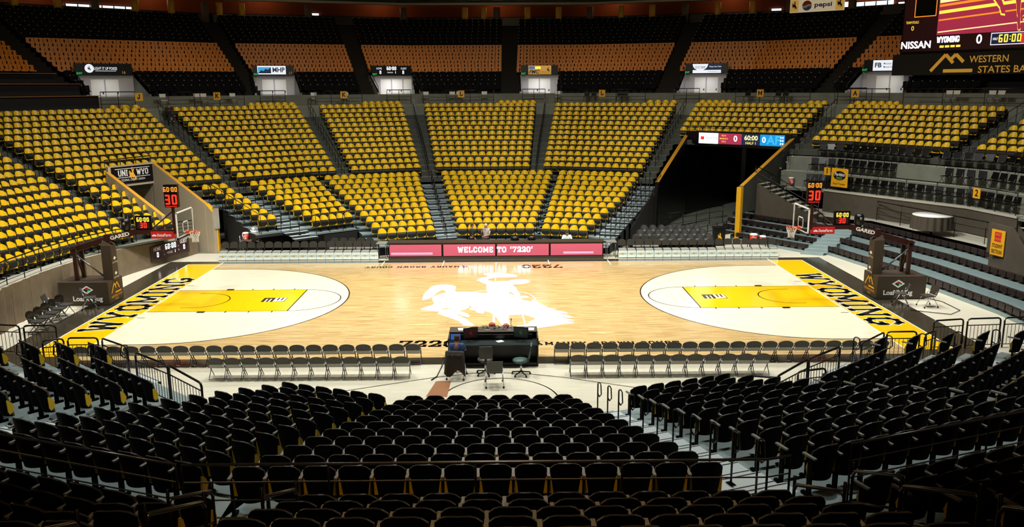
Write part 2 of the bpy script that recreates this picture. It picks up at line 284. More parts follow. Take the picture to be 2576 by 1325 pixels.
# ---------------------------------------------------------------- floor and court
CX, CY = 0.0, -3.05
K_ = 1.04                       # the bowl is laid out in units of 1.04 m about the point (BX0, BY0, BZ0)
BX0, BY0, BZ0 = .3875, -35.278, 9.0245
def ZT(z): return BZ0+K_*(z-BZ0)
def BT(x, y, z): return Vector((BX0+K_*(x-BX0), BY0+K_*(y-BY0), ZT(z)))
def P3(phi, D, u, z=0):
    p = rad(phi); return BT(CX+D*math.sin(p)+u*math.cos(p), CY+D*math.cos(p)-u*math.sin(p), z)
def seg(th): return 20*math.floor(th/20+.5)
def PT(th, D, z=0):
    k = seg(th); r = D/math.cos(rad(th-k)); return BT(CX+r*math.sin(rad(th)), CY+r*math.cos(rad(th)), z)
def RZ(phi): return pi-rad(phi)          # local +Y looks at the court
def breaks(a, b):
    o = [a]; k = math.floor((a+10)/20)*20+10
    while k < b-1e-6:
        if k > a+1e-6: o.append(k)
        k += 20
    return o+[b]
def ring(mb, D0, D1, z, a, b, m, zr=None, mr=None, zb=None):
    t = breaks(a, b)
    for p, q in zip(t, t[1:]):
        q_ = q-1e-5; p_ = p+1e-5
        A, B, Cc, Dd = PT(p_, D0, z), PT(q_, D0, z), PT(q_, D1, z), PT(p_, D1, z)
        mb.add([A, B, Cc, Dd], [(0, 3, 2, 1)], m)
        if zr is not None: mb.add([A, B, (B.x, B.y, ZT(zr)), (A.x, A.y, ZT(zr))], [(0, 1, 2, 3)], mr or m)
        if zb is not None: mb.add([Dd, Cc, (Cc.x, Cc.y, ZT(zb)), (Dd.x, Dd.y, ZT(zb))], [(3, 2, 1, 0)], mr or m)
def wallring(mb, D, t, z0, z1, a, b, m):
    tt = breaks(a, b)
    for p, q in zip(tt, tt[1:]):
        p += 1e-5; q -= 1e-5
        v = [PT(p, D, z0), PT(q, D, z0), PT(q, D+t, z0), PT(p, D+t, z0), PT(p, D, z1), PT(q, D, z1), PT(q, D+t, z1), PT(p, D+t, z1)]
        mb.add(v, [(0, 1, 5, 4), (2, 3, 7, 6), (4, 5, 6, 7), (1, 2, 6, 5), (3, 0, 4, 7), (3, 2, 1, 0)], m)

f = MB(); f.box((0, 0, -.06), (120, 120, .1), 'concrete'); struct(f, 'floor')
f = MB(); f.prism([(-14.2, -13), (14.2, -13), (20.5, -7), (20.9, 2), (18, 9.4), (13.2, 14.5), (10, 10.5), (-10, 10.5), (-16.6, 10.6), (-18.6, 4), (-18.9, -7)], -.01, .004, 'arena_floor')
struct(f, 'floor_apron')
f = MB(); f.prism([(-12.5, -13.2), (12.5, -13.2), (12.5, -8.76), (-12.5, -8.76)], .004, .009, 'arena_wood'); struct(f, 'floor_runout')

ct = MB(); Z0 = .02
FR = frame((0, 0, Z0), (1, 0, 0), (0, 1, 0))
ct.box((0, -.225, .010), (34.4, 17.05, .016), 'paint_dark')
ct.quad2(-14.33, -8.05, 14.33, 7.62, FR, 'court_wood')
HX, R3, BX, LX, W_ = 12.725, 6.325, 14.33, 8.534, .05
def arcxy(cx, r, a0, a1, n=40): return [(cx+r*math.cos(rad(a0+(a1-a0)*i/n)), r*math.sin(rad(a0+(a1-a0)*i/n))) for i in range(n+1)]
def stripe(pts, w, m, off):
    for a, b in zip(pts, pts[1:]):
        dx, dy = b[0]-a[0], b[1]-a[1]; L = math.hypot(dx, dy)
        if L < 1e-6: continue
        nx, ny = -dy/L*w/2, dx/L*w/2
        ct.poly2([(a[0]+nx, a[1]+ny), (a[0]-nx, a[1]-ny), (b[0]-nx, b[1]-ny), (b[0]+nx, b[1]+ny)], FR, m, off)
for s in (-1, 1):
    hx, bx, lx = s*HX, s*BX, s*LX
    A = arcxy(hx, R3, 90, 270) if s > 0 else arcxy(hx, R3, -90, 90)
    ct.poly2(A+([(bx, -R3), (bx, R3)] if s > 0 else [(bx, R3), (bx, -R3)]), FR, 'court_white', .0015)
    stripe([(bx, R3)]+(A if s > 0 else A[::-1])+[(bx, -R3)], .055, 'paint_black', .003)
    ct.quad2(min(lx, bx), -1.83, max(lx, bx), 1.83, FR, 'paint_yellow', .003)
    for y in (-1.83, 1.83): stripe([(bx, y), (lx, y)], .045, 'paint_black', .0045)
    stripe([(lx, -1.83), (lx, 1.83)], .055, 'paint_black', .0045)
    stripe(arcxy(lx, 1.83, 90, 270) if s > 0 else arcxy(lx, 1.83, -90, 90), .045, 'paint_black', .0045)
    stripe([(s*13.15, 1.22)]+(arcxy(hx, 1.22, 90, 270, 24) if s > 0 else arcxy(hx, 1.22, 90, -90, 24))+[(s*13.15, -1.22)], .05, 'paint_black', .0045)
    for y in (-1, 1):
        ct.quad2(*sorted((s*(BX-2.13), s*(BX-2.45)))[:1], y*1.85 if y > 0 else y*2.05, sorted((s*(BX-2.13), s*(BX-2.45)))[1], y*2.05 if y > 0 else y*1.85, FR, 'paint_black', .005)
        for k in (3.3, 4.25, 5.2): stripe([(s*(BX-k), y*1.85), (s*(BX-k), y*2.05)], .05, 'paint_black', .005)
        stripe([(s*(BX-.02), y*2.75), (s*(BX-.35), y*2.75)], .05, 'paint_black', .005)
    ct.quad2(min(bx, s*16.02), -7.62, max(bx, s*16.02), 7.62, FR, 'paint_yellow', .0015)
    stripe([(bx, -8.0), (bx, 8.02)], .06, 'paint_white', .006)
    stripe([(s*16.02, -7.62), (s*16.02, 7.62)], .05, 'paint_white', .004)
    stripe([(bx, 7.6), (s*16.02, 7.6)], .05, 'paint_white', .004)
    # conference mark in the lane
    cq = s*9.55; ct.quad2(cq-.5, -.33, cq+.5, .37, FR, 'paint_black', .0055); ct.poly2([(cq, -.31), (cq+.47, -.26), (cq+.47, .35), (cq, .35)], FR, 'paint_white', .0065)
    for x in (-.36, -.19): ct.quad2(cq+x, -.33, cq+x+.07, .17, FR, 'paint_white', .0065)
    for x in (.12, .29): ct.quad2(cq+x, -.1, cq+x+.07, .35, FR, 'paint_black', .0075)
    FW = frame((s*15.14, -.1, Z0), (0, -s, 0), (s, 0, 0))
    slab(ct, 'WYOMING', 0, -.66, 1.32, FW, 'paint_white', t=.17, off=.003, xs=.82, grow=.05, sp=.22)
    slab(ct, 'WYOMING', 0, -.66, 1.32, FW, 'paint_black', t=.17, off=.0045, xs=.82, sp=.22)
stripe([(-BX, 7.6), (BX, 7.6)], .05, 'paint_white', .0045)
stripe([(0, -8.0), (0, 7.6)], .05, 'paint_white', .002)
for x in (-5.9, -2.75, 2.75, 5.9): stripe([(x, 6.75), (x*.995, 8.05)], .05, 'paint_white', .005)
ct.poly2(LOGO, FR, 'paint_white', .004)
for r in ([(-1.02, 1.14), (-.69, 1.35), (-.4, 1.45)], [(1.05, 1.11), (1.3, 1.01), (1.54, .67), (1.68, .25), (1.75, -.24), (1.76, -.48)], [(1.12, -2.55), (1.22, -4.3)], [(-.03, -2.3), (-.02, -5.6)]):
    stripe(r, .06, 'paint_white', .0045)
ct.poly2([(.62, 1.2), (.64, .75), (.8, .62), (.92, .66), (.78, .85), (.7, 1.1)], FR, 'court_wood', .005)
ct.poly2([(-2.25, -1.72), (-2.05, -1.6), (-1.85, -1.5), (-1.95, -1.75), (-2.1, -1.82)], FR, 'court_wood', .005)
def minilogo(mb, fr, cx, cy, h, m, off=.003, flip=1, scale=11.0):
    k = h/scale; mb.poly2([(cx+flip*p[0]*k, cy+(p[1]+.3)*k) for p in (LOGO if flip > 0 else LOGO[::-1])], fr, m, off)
for s in (1, -1):
    F2 = frame((0, 0, Z0), (s, 0, 0), (0, s, 0))
    slab(ct, '7220', -2.35, -6.9, .78, F2, 'paint_black', t=.17, off=.005, xs=.62, sp=.25)
    minilogo(ct, F2, 1.6, -6.55, .62, 'paint_black', .005)
    slab(ct, 'MAURY BROWN COURT', 4.25, -6.78, .38, F2, 'paint_black', t=.17, off=.005, xs=.6, sp=.3)
tag(struct(ct, 'floor_court'), 'glossy basketball court with a white bucking horse at centre')
mk = MB()
mk_fr = frame((0, 0, .010), (1, 0, 0), (0, 1, 0))
def mstripe(pts, w, m):
    for a, b in zip(pts, pts[1:]):
        dx, dy = b[0]-a[0], b[1]-a[1]; L = math.hypot(dx, dy); nx, ny = -dy/L*w/2, dx/L*w/2
        mk.poly2([(a[0]+nx, a[1]+ny), (a[0]-nx, a[1]-ny), (b[0]-nx, b[1]-ny), (b[0]+nx, b[1]+ny)], mk_fr, m, 0)
mstripe([(1.75*math.cos(rad(a))+.25, -12.1+1.95*math.sin(rad(a))) for a in range(12, 169, 6)], .05, 'paint_black')
mstripe([(-9.5, -13.1), (-6, -11.8), (-3.97, -10.95), (-2.6, -10.35), (-1.75, -10.0), (-.74, -9.69), (-.03, -9.6), (1.08, -9.73), (2.29, -10.13), (4.2, -11.0), (6.5, -12.2)], .05, 'paint_black')
tag(mk.build('floor_marking'), kind='structure')

# ---------------------------------------------------------------- seating bowl
Df = lambda n: 31.7-.745*(n-1)
Tf = lambda n: 6.94-.304*(n-1)
Dr = lambda i: 13.0+.82*(i-1)
Tr = lambda i: .84+.209*(i-1)
Dd = lambda m: 35.6+.8*(m-1)
Td = lambda m: 8.45+.335*(m-1)
J = lambda D: D*math.tan(rad(10))
V0, V1 = -60+math.degrees(math.atan(.05/22)), -60+math.degrees(math.atan(2.85/21.5))     # vomitory in the left stands
bw = MB()
for n in range(0, 19):
    rng = []
    if n <= 6: rng = [(-106, 100)]
    elif n <= 7: rng = [(-106, 26.0), (42.6, 100)]
    elif n <= 11: rng = [(-106, 26.0)]
    elif n <= 13: rng = [(-106, V0), (V1, 26.0)]
    else: rng = [(-100, V0)]
    if n == 0: rng = []
    if 5 <= n <= 13: rng.append((146, 214))
    for a, b in rng:
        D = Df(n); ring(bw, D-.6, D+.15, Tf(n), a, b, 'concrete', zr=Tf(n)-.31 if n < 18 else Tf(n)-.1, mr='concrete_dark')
# ledge and walkway between the two decks
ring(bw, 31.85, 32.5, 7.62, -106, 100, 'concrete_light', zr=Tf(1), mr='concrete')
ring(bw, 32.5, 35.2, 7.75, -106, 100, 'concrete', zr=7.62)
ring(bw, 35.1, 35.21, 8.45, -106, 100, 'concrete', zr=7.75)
struct(bw, 'floor_lower_deck')
PORT = [(-47.6, -41.8), (-29.0, -24.2), (-15.5, -10.4), (2.7, 7.5), (22.6, 27.7), (42.4, 48.0)]
def minus(a, b, cuts):
    out = []; x = a
    for c, d in cuts:
        if d <= x or c >= b: continue
        if c > x: out.append((x, c))
        x = max(x, d)
    if x < b: out.append((x, b))
    return out
dk = MB()
for m in range(1, 20):
    for a, b in minus(-80, 82, PORT if m <= 4 else []):
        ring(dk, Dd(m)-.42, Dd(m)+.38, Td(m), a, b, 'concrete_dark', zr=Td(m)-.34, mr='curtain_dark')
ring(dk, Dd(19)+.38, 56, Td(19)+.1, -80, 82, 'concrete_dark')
struct(dk, 'floor_upper_deck')
w = MB(); wallring(w, 55.0, .4, 13, 18.1, -82, 84, 'rust'); wallring(w, 54.6, .3, 14.9, 15.75, -82, 84, 'black'); struct(w, 'wall_concourse')
w = MB(); wallring(w, 55.6, .5, -1, 26, -180, 180, 'curtain_dark'); struct(w, 'wall_outer')
w = MB(); w.box((0, -3, 26.2), (120, 120, .4), 'curtain_dark'); struct(w, 'ceiling')
w = MB(); wallring(w, 50.6, .5, 16.55, 16.75, -75, 80, 'concrete_light'); wallring(w, 50.9, .4, 16.75, 17.9, -75, 80, 'concrete_dark')
for k in range(-28, 31):
    A = PT(k*2.55, 50.75, 17.3); w.box(A, (1.1, .1, .75), 'black', RZ(seg(k*2.55)))
struct(w, 'beam_ring')
for i, (th, yel) in enumerate([(-46.3, 1), (-42.9, 1), (-39.8, 0), (-36.3, 1), (-33, 1), (-29.8, 0), (-28.5, 1), (-26.4, 1), (-19.9, 0), (-10, 0), (-3.5, 1), (-1.5, 1), (-.1, 0),
                               (3.2, 1), (6.5, 1), (9.8, 0), (13.1, 1), (16.4, 1), (19.8, 0), (23.1, 1), (26.5, 1), (30, 0), (36, 0)]):
    b = MB(); r_ = .3 if yel else .33
    b.lathe([(r_, 0), (r_, 1.9)], PT(th, 51.1, Td(19)+.05), 'col_yellow' if yel else 'col_gray', 14)
    o = b.build('column'); tag(o, kind='structure')
for i, (a, b_, z0, z1) in enumerate([(-41.2, -35.6, 15.62, 15.95), (-47.5, -45.3, 15.4, 15.75), (-19.05, -18.35, 15.2, 15.95), (27.55, 28.45, 15.2, 15.95), (33.5, 34.6, 15.6, 16.2), (35.1, 38.6, 15.5, 16.1), (39.0, 41, 15.3, 15.9)]):
    b = MB(); wallring(b, 54.8, .08, z0, z1, a, b_, 'daylight'); wallring(b, 54.75, .12, z0-.06, z0, a, b_, 'black'); wallring(b, 54.75, .12, z1, z1+.06, a, b_, 'black')
    k = a
    while k < b_-.1: b.box(PT(k, 54.78, (z0+z1)/2), (.08, .1, z1-z0), 'black', RZ(seg(k))); k += 1.0
    tag(b.build('window_%d' % (i+1)), kind='structure')
for th in (-44, -34, -24, -12, 0, 12, 24, 36):
    lamp('concourse_light', 'POINT', PT(th, 53.2, 17.3), 55, (1, .55, .25), .3)

# telescopic seating platforms
BL = {  # name: (phi, rows, lo(i,D), hi(i,D), platform lo/hi)
 'far centre block': (0, range(1, 12), lambda i, D: -J(D)+.2, lambda i, D: J(D)-.2, None),
 'far block left of the wide stair': (-20, range(1, 12), lambda i, D: -J(D)+.3, lambda i, D: J(D)-1.1-.02*i, None),
 'far corner block over the water cart': (-40, range(4, 12), lambda i, D: .1-.116*(i-4), lambda i, D: J(D)-.2, None),
 'short far rows beside the beige tunnel': (-40, range(5, 12), lambda i, D: (-2.55, -2.55, -2.6, -2.75, -2.85, -3.1, -3.46)[i-5], lambda i, D: -1.5-.08*(i-5), None),
 'far block beside the dark tunnel': (20, range(1, 12), lambda i, D: -J(D)+.25, lambda i, D: (.55, .73, .9, 1.1, 1.27, 1.43, 1.5, 1.55, 1.6, 1.62, 1.65)[i-1], None),
 'near centre block': (180, range(1, 12), lambda i, D: -J(D)+.2, lambda i, D: J(D)-.2, None),
 'near block left of centre': (200, range(1, 12), lambda i, D: -J(D)+.3, lambda i, D: 1.0+.02*(i-1), None),
 'near block by silver stair': (160, range(1, 12), lambda i, D: -J(D)+.25, lambda i, D: .93+.144*(i-1), None),
 'near corner block at left': (220, range(4, 12), lambda i, D: -J(D)+.2, lambda i, D: .31+.07*(i-4), None),
 'outer corner rows at left': (220, range(3, 12), lambda i, D: 1.62+.07*(i-4), lambda i, D: J(D)-.1, None),
 'near corner block at right': (140, range(4, 12), lambda i, D: -.69-.16*(i-4), lambda i, D: J(D)-.2, None),
 'outer corner rows at right': (140, range(3, 12), lambda i, D: -J(D)+.1, lambda i, D: -2.0-.1*(i-4), None)}
def platform(name, phi, i0, lo, hi, stairs, hang=None):
    b = MB()
    for i in range(i0, 12):
        D = Dr(i); z = Tr(i); a, c = lo(i, D), hi(i, D); q = lambda d, u, z: P3(phi, d, u, z)
        b.add([q(D-.65, a, z), q(D-.65, c, z), q(D+.17, c, z), q(D+.17, a, z)], [(0, 3, 2, 1)], 'tread')
        zl = Tr(i-1) if i > i0 else 0.02
        b.add([q(D-.65, a, z), q(D-.65, c, z), q(D-.65, c, zl), q(D-.65, a, zl)], [(0, 1, 2, 3)], 'tread_dark' if i > i0 else 'black')
        b.add([q(D-.655, a, z-.015), q(D-.655, c, z-.015), q(D-.655, c, z-.055), q(D-.655, a, z-.055)], [(0, 1, 2, 3)], 'tread')
        for sl, sh in stairs:
            s0, s1 = sl(i, D), sh(i, D)
            if i > 0:
                for (dz, d0, d1) in ((.0, -.65, -.3), (-.105, -.95, -.66)):
                    zz = z+dz+.004; b.add([q(D+d0, s0, zz), q(D+d0, s1, zz), q(D+d1, s1, zz), q(D+d1, s0, zz)], [(0, 3, 2, 1)], 'tread_light')
                    b.add([q(D+d0, s0, zz), q(D+d0, s1, zz), q(D+d0, s1, zz-.10), q(D+d0, s0, zz-.10)], [(0, 1, 2, 3)], 'tread_dark')
                    b.add([q(D+d0+.03, s0, zz+.003), q(D+d0+.03, s1, zz+.003), q(D+d0+.06, s1, zz+.003), q(D+d0+.06, s0, zz+.003)], [(0, 3, 2, 1)], 'tread_dark')
            b.add([q(D-.55, s1-.3, z+.008), q(D-.55, s1-.06, z+.008), q(D-.49, s1-.06, z+.008), q(D-.49, s1-.3, z+.008)], [(0, 3, 2, 1)], 'black')
        for u, s in ((a, -1), (c, 1)):
            zf = z-.35 if hang and s < 0 and hang[0] <= i < hang[1] else .02
            b.add([q(D-.65, u, z), q(D+.17, u, z), q(D+.17, u, zf), q(D-.65, u, zf)], [(0, 1, 2, 3) if s < 0 else (3, 2, 1, 0)], 'curtain_dark')
    return tag(b.build(name), kind='structure')
mJ = lambda i, D: -J(D); pJ = lambda i, D: J(D)
platform('floor_telescopic_stand', 0, 1, mJ, pJ, [])
platform('floor_telescopic_stand', -20, 1, mJ, pJ, [(lambda i, D: J(D)-1.12, pJ)])
platform('floor_telescopic_stand', -40, 4, lambda i, D: -.3 if i < 5 else -2.9 if i < 10 else -3.5, pJ, [(lambda i, D: -1.4-.08*(i-5), lambda i, D: .05-.116*(i-4))], hang=(5, 7))
platform('floor_telescopic_stand', 20, 1, mJ, lambda i, D: 1.75+.11*i, [(lambda i, D: .65+.11*i, lambda i, D: 1.7+.11*i)])
platform('floor_telescopic_stand', 180, 1, mJ, pJ, [])
platform('floor_telescopic_stand', 200, 1, mJ, pJ, [(lambda i, D: 1.05+.02*i, pJ)])
platform('floor_telescopic_stand', 160, 1, mJ, pJ, [(lambda i, D: .97+.144*(i-1), pJ)])
platform('floor_telescopic_stand', 220, 3, mJ, pJ, [(lambda i, D: .36+.07*(i-4), lambda i, D: 1.57+.07*(i-4))])
platform('floor_telescopic_stand', 140, 3, mJ, pJ, [(lambda i, D: -1.95-.1*(i-4), lambda i, D: -.75-.16*(i-4))])

# ---------------------------------------------------------------- stadium seats
def shell_part(lod=0):
    b = MB(); nx, nz = (8, 6) if lod == 0 else (6, 4); vs = []
    for k in range(nz+1):
        z = .24+.62*k/nz
        for j in range(nx+1):
            s = -1+2*j/nx; w_ = .232; top = .865-.14*(abs(s)**3.2)
            zz = .24+(top-.24)*k/nz; y = .11-(zz-.24)*.2+.125*s*s
            vs.append((s*w_, y, zz))
    n = (nx+1)*(nz+1); back = [(x, y-.018, z) for x, y, z in vs]; front = [(x, y+.014, z) for x, y, z in vs]
    I = lambda k, j: k*(nx+1)+j
    fb = [(I(k, j), I(k, j+1), I(k+1, j+1), I(k+1, j)) for k in range(nz) for j in range(nx)]
    b.add(back, fb, 'shell', True)
    rim = [I(0, j) for j in range(nx+1)]+[I(k, nx) for k in range(1, nz+1)]+[I(nz, j) for j in range(nx-1, -1, -1)]+[I(k, 0) for k in range(nz-1, 0, -1)]
    b.add(back+front, [(rim[i], rim[i]+n, rim[(i+1) % len(rim)]+n, rim[(i+1) % len(rim)]) for i in range(len(rim))], 'shell_rim_glint')  # rim greyed in colour to imitate light caught along the black shell edge
    return b, front, I, nx, nz
def pad_part(lod=0):
    b = MB(); _, front, I, nx, nz = shell_part(lod)
    c = (0, .1, .56); pv = [(x*.955, y+.012, c[2]+(z-c[2])*.965) for x, y, z in front]
    b.add(pv, [(I(k, j), I(k+1, j), I(k+1, j+1), I(k, j+1)) for k in range(nz) for j in range(nx)], 'yellow', True)
    return b
def cushion_part():
    b = MB(); prof = [(.15, .33), (.13, .595), (.155, .60), (.22, .53), (.26, .43), (.225, .33), (.165, .29)]
    n = len(prof); L = [(-.236, y, z) for y, z in prof]; R = [(.236, y, z) for y, z in prof]
    b.add(L+R, [(i, (i+1) % n, n+(i+1) % n, n+i) for i in range(3, n)], 'shell_far', True)
    b.add(L+R, [(0, 1, n+1, n)], 'yellow'); b.add(L+R, [(1, 2, n+2, n+1)], 'yellow'); b.add(L+R, [(2, 3, n+3, n+2)], 'shell_far')
    b.add(L+R, [tuple(range(n-1, -1, -1)), tuple(range(n, 2*n))], 'yellow')
    return b
def arm_part():
    b = MB(); b.box((-.254, .17, .64), (.05, .28, .03), 'arm'); b.box((-.254, .14, .32), (.03, .09, .56), 'shell')
    b.box((-.254, .17, .03), (.06, .22, .04), 'shell'); return b
def merge(*bs):
    r = MB()
    for b in bs:
        o = len(r.v); r.v += b.v; r.f += [tuple(i+o for i in f_) for f_ in b.f]; r.smooth += b.smooth
        r.m += [r.mi(b.mats[k]) for k in b.m]
    return r
def bulk(name, b, places, label=None, cat=None, group=None, kind='stuff'):
    """one mesh holding many copies; places = (x, y, z, rz)"""
    V = np.array(b.v, float); nv = len(V); K = len(places); Pl = np.array(places, float)
    c, s = np.cos(Pl[:, 3])[:, None], np.sin(Pl[:, 3])[:, None]
    X = V[None, :, 0]*c-V[None, :, 1]*s+Pl[:, 0:1]; Y = V[None, :, 0]*s+V[None, :, 1]*c+Pl[:, 1:2]; Zc = V[None, :, 2]+Pl[:, 2:3]
    co = np.stack([X, Y, Zc], 2).reshape(-1)
    lt = np.array([len(f_) for f_ in b.f]); li = np.concatenate([np.array(f_) for f_ in b.f]); nl = len(li); nf = len(lt)
    me = bpy.data.meshes.new(name); me.vertices.add(nv*K); me.vertices.foreach_set('co', co)
    me.loops.add(nl*K); me.loops.foreach_set('vertex_index', (li[None, :]+np.arange(K)[:, None]*nv).reshape(-1).astype(np.int32))
    me.polygons.add(nf*K); ls = np.concatenate([[0], np.cumsum(lt)[:-1]])
    me.polygons.foreach_set('loop_start', (ls[None, :]+np.arange(K)[:, None]*nl).reshape(-1).astype(np.int32))
    for m in b.mats: me.materials.append(m)
    me.polygons.foreach_set('material_index', np.tile(np.array(b.m, np.int32), K)); me.polygons.foreach_set('use_smooth', np.tile(np.array(b.smooth, bool), K))
    me.update(calc_edges=True); me.validate()
    o = link(name, me); return tag(o, label, cat, group, kind)

SEATS = []      # x, y, z, rz, block, row, index, landmark
def line_seats(phi, D, z, lo, hi, block, row, pitch=.508, first='aisle'):
    n = max(1, int(round((hi-lo)/pitch-.02))); st = (hi-lo)/n
    for j in range(n):
        p = P3(phi, D, lo+st*(j+.5), z); SEATS.append((p.x, p.y, p.z, RZ(phi), block, row, (j+1) if math.cos(rad(phi)) > 0 else n-j))
for nm, (phi, rows, lo, hi, _) in BL.items():
    for i in rows:
        D = Dr(i); line_seats(phi, D, Tr(i), lo(i, D), hi(i, D), nm, i)
def ring_seats(a, b, D, z, block, row, pitch=.515, out=None):
    t = breaks(a, b); L = []
    for p, q in zip(t, t[1:]):
        k = seg((p+q)/2); u0 = D*math.tan(rad(p-k)); u1 = D*math.tan(rad(q-k)); L.append((k, u0, u1))
    tot = sum(u1-u0 for _, u0, u1 in L)
    n = int(round(tot/pitch)); st = tot/n; s = st/2; j = 0
    for k, u0, u1 in L:
        while s <= (u1-u0)+1e-6 and j < n:
            p = P3(k, D, u0+s, z); j += 1
            (SEATS if out is None else out).append((p.x, p.y, p.z, RZ(k), block, row, j if abs(seg((a+b)/2)) < 100 else n+1-j)); s += st
        s -= (u1-u0)
hw = lambda D: math.degrees(.26/D)
SEC = [(-104, -84, 4, 18, 'left end stand'), (-84, -67.2, 4, 18, 'left stand'), (-63.7, -45.2, 1, 11, 'left stand behind the beige tunnel'), (-63.4, -60.2, 12, 18, 'rows left of the beige tunnel'), (-52.3, -45.0, 12, 13, 'rows right of the beige tunnel'),
       (-41.4, -26.8, 1, 13, 'stand below the blue mountain sign'), (-23.2, -13.2, 1, 13, 'stand below the small scoreboard'), (-9.3, 4.7, 1, 13, 'middle far stand'),
       (8.2, 23.4, 1, 13, 'stand left of the dark tunnel'), (26.8, 42.0, 1, 6, 'stand above the dark tunnel'), (45.7, 62.4, 1, 7, 'stand above the black chairs'), (66.5, 88, 1, 7, 'right end stand'),
       (-46.6, -45.3, 0, 0, 'x'), (-47.9, -46.6, 0, 0, 'x'), (-31.8, -26.8, 0, 0, 'x'), (-17.5, -13.3, 0, 0, 'x'), (.6, 4.7, 0, 0, 'x'), (20.3, 23.4, 0, 0, 'x'), (27.0, 30.2, 0, 0, 'x'), (40.6, 42, 0, 0, 'x'), (45.9, 50, 0, 0, 'x'),
       (157.2, 166.6, 8, 13, 'orange-lit rows at right'), (170.7, 184.9, 8, 13, 'orange-lit rows at centre'), (188.7, 203.4, 8, 13, 'orange-lit rows at left')]
for a, b, n0, n1, nm in SEC:
    for n in range(n0, n1+1):
        e = hw(Df(n)); aa, bb = a-e, b+e
        ring_seats(aa, bb, Df(n), Tf(n) if n else 7.12, nm if nm != 'x' else 'odd rows below the walkway', n)
ring_tiny = MB()
def cam_key(s):
    x, y, c = cproj((s[0], s[1], s[2]+.8)); vis = c > 0 and -20 < x < 2596 and y < 1345
    return (0 if vis else 1, c)
SEATS.sort(key=cam_key)
near, rest = SEATS[:300], SEATS[300:]
def SC(b): b.v = [(x*K_, y*K_, z*K_) for x, y, z in b.v]; return b
me_shell = SC(shell_part()[0]).mesh('backrest'); me_pad = SC(pad_part()).mesh('back_pad'); me_cu = SC(cushion_part()).mesh('seat'); me_arm = SC(arm_part()).mesh('armrest')
proto = None
LM = {'near centre block': 'left edge', 'near block left of centre': 'outer end', 'near block by silver stair': 'stair', 'near corner block at left': 'outer end', 'near corner block at right': 'inner end',
      'orange-lit rows at right': 'centre aisle', 'orange-lit rows at centre': 'left aisle', 'orange-lit rows at left': 'outer end'}
for s in near:
    x, y, z, rz, blk, row, j = s
    if proto is None:
        proto = thing('stadium_seat', 'x', 'seat', (x, y, z), rz); r = proto
        link('backrest', me_shell, r); link('back_pad', me_pad, r); link('seat', me_cu, r); link('armrest', me_arm, r)
    else:
        r = copy_tree(proto); r.location = (x, y, z); r.rotation_euler = (0, 0, rz)
    far = 'floor' if row and 'orange' not in blk else 'walkway'
    rr = row if far == 'floor' else 14-row
    if far == 'walkway': far = 'black rail'
    r['label'] = 'yellow seat, %s, %s row from %s, %s from %s' % (blk, nth(rr), far, nth(j), LM.get(blk, 'left end'))
    r['group'] = 'yellow folding seats, %s' % blk
def near_c(s): return cproj((s[0], s[1], s[2]+.8))[2]
bulk('stadium_seating', SC(merge(shell_part(1)[0], pad_part(1), cushion_part(), arm_part())), [s[:4] for s in rest],
     'remaining rows of yellow and black folding seats filling the lower stands', 'seats', 'yellow folding seats filling the stands')

# upper deck seats
def deck_seat(m, dot):
    b = MB()
    b.add([(-.27, -.02, .78), (.27, -.02, .78), (.27, .06, .40), (-.27, .06, .40), (-.26, .36, .42), (.26, .36, .42), (.22, .38, .34), (-.22, .38, .34)],
          [(0, 3, 2, 1), (3, 4, 5, 2), (4, 7, 6, 5)], m)
    b.add([(-.27, -.05, .78), (.27, -.05, .78), (.27, .02, .36), (-.27, .02, .36), (-.27, -.02, .78), (.27, -.02, .78)], [(0, 1, 2, 3), (0, 4, 5, 1)], m)
    b.box((0, .18, .2), (.06, .12, .4), 'deck_black')
    if m == 'orange': b.add([(-.045, .008, .70), (.045, .008, .70), (.045, .05, .50), (-.045, .05, .50)], [(0, 3, 2, 1)], 'deck_black')
    if dot: b.add([(.2, .02, .80), (.25, .02, .80), (.25, .03, .76), (.2, .03, .76)], [(0, 3, 2, 1)], 'dot')
    return b
UP = {'orange': [], 'black': []}
AIS = [(-66, -50.7), (-48.6, -30.7), (-28.9, -17.3), (-15.5, .5), (2.3, 20.1), (21.9, 39.1), (41.0, 56)]
for m in range(1, 20):
    kind = 'orange' if 5 <= m <= 11 else 'black'
    for si, (a, b) in enumerate(AIS):
        if m <= 4 and si == 0: continue
        for pi_, (a2, b2) in enumerate(minus(a, b, PORT if m <= 4 else [])):
            if b2-a2 > .9: ring_seats(a2, b2, Dd(m)+.2, Td(m), '%d%s' % (si, 'x' if pi_ else ''), m, .56, UP[kind])
SN = ['over the press benches', 'between the two left tunnel signs', 'left of the small scoreboard', 'above the middle far stand', 'above the dark tunnel', 'under the red and white banner', 'behind the big video board']
for kind, lst in UP.items():
    lst.sort(key=cam_key); me = deck_seat(kind if kind == 'orange' else 'deck_black', kind != 'orange').mesh(kind+'_seat')
    for x, y, z, rz, si, row, j in lst[:300]:
        o = link('orange_chair' if kind == 'orange' else 'arena_chair', me, None, (x, y, z), rz)
        tag(o, '%s moulded seat %s, %s row up, %s from %s' % (kind, SN[int(si[0])], nth(row), nth(j), 'the tunnel' if 'x' in si else 'left end'), 'seat', '%s moulded seats of the upper deck' % kind)
    bulk('upper_%s_seats' % kind, deck_seat(kind if kind == 'orange' else 'deck_black', kind != 'orange'), [s[:4] for s in lst[300:]],
         'rows of %s moulded seats high in the upper deck' % kind, 'seats', '%s moulded seats of the upper deck' % kind)

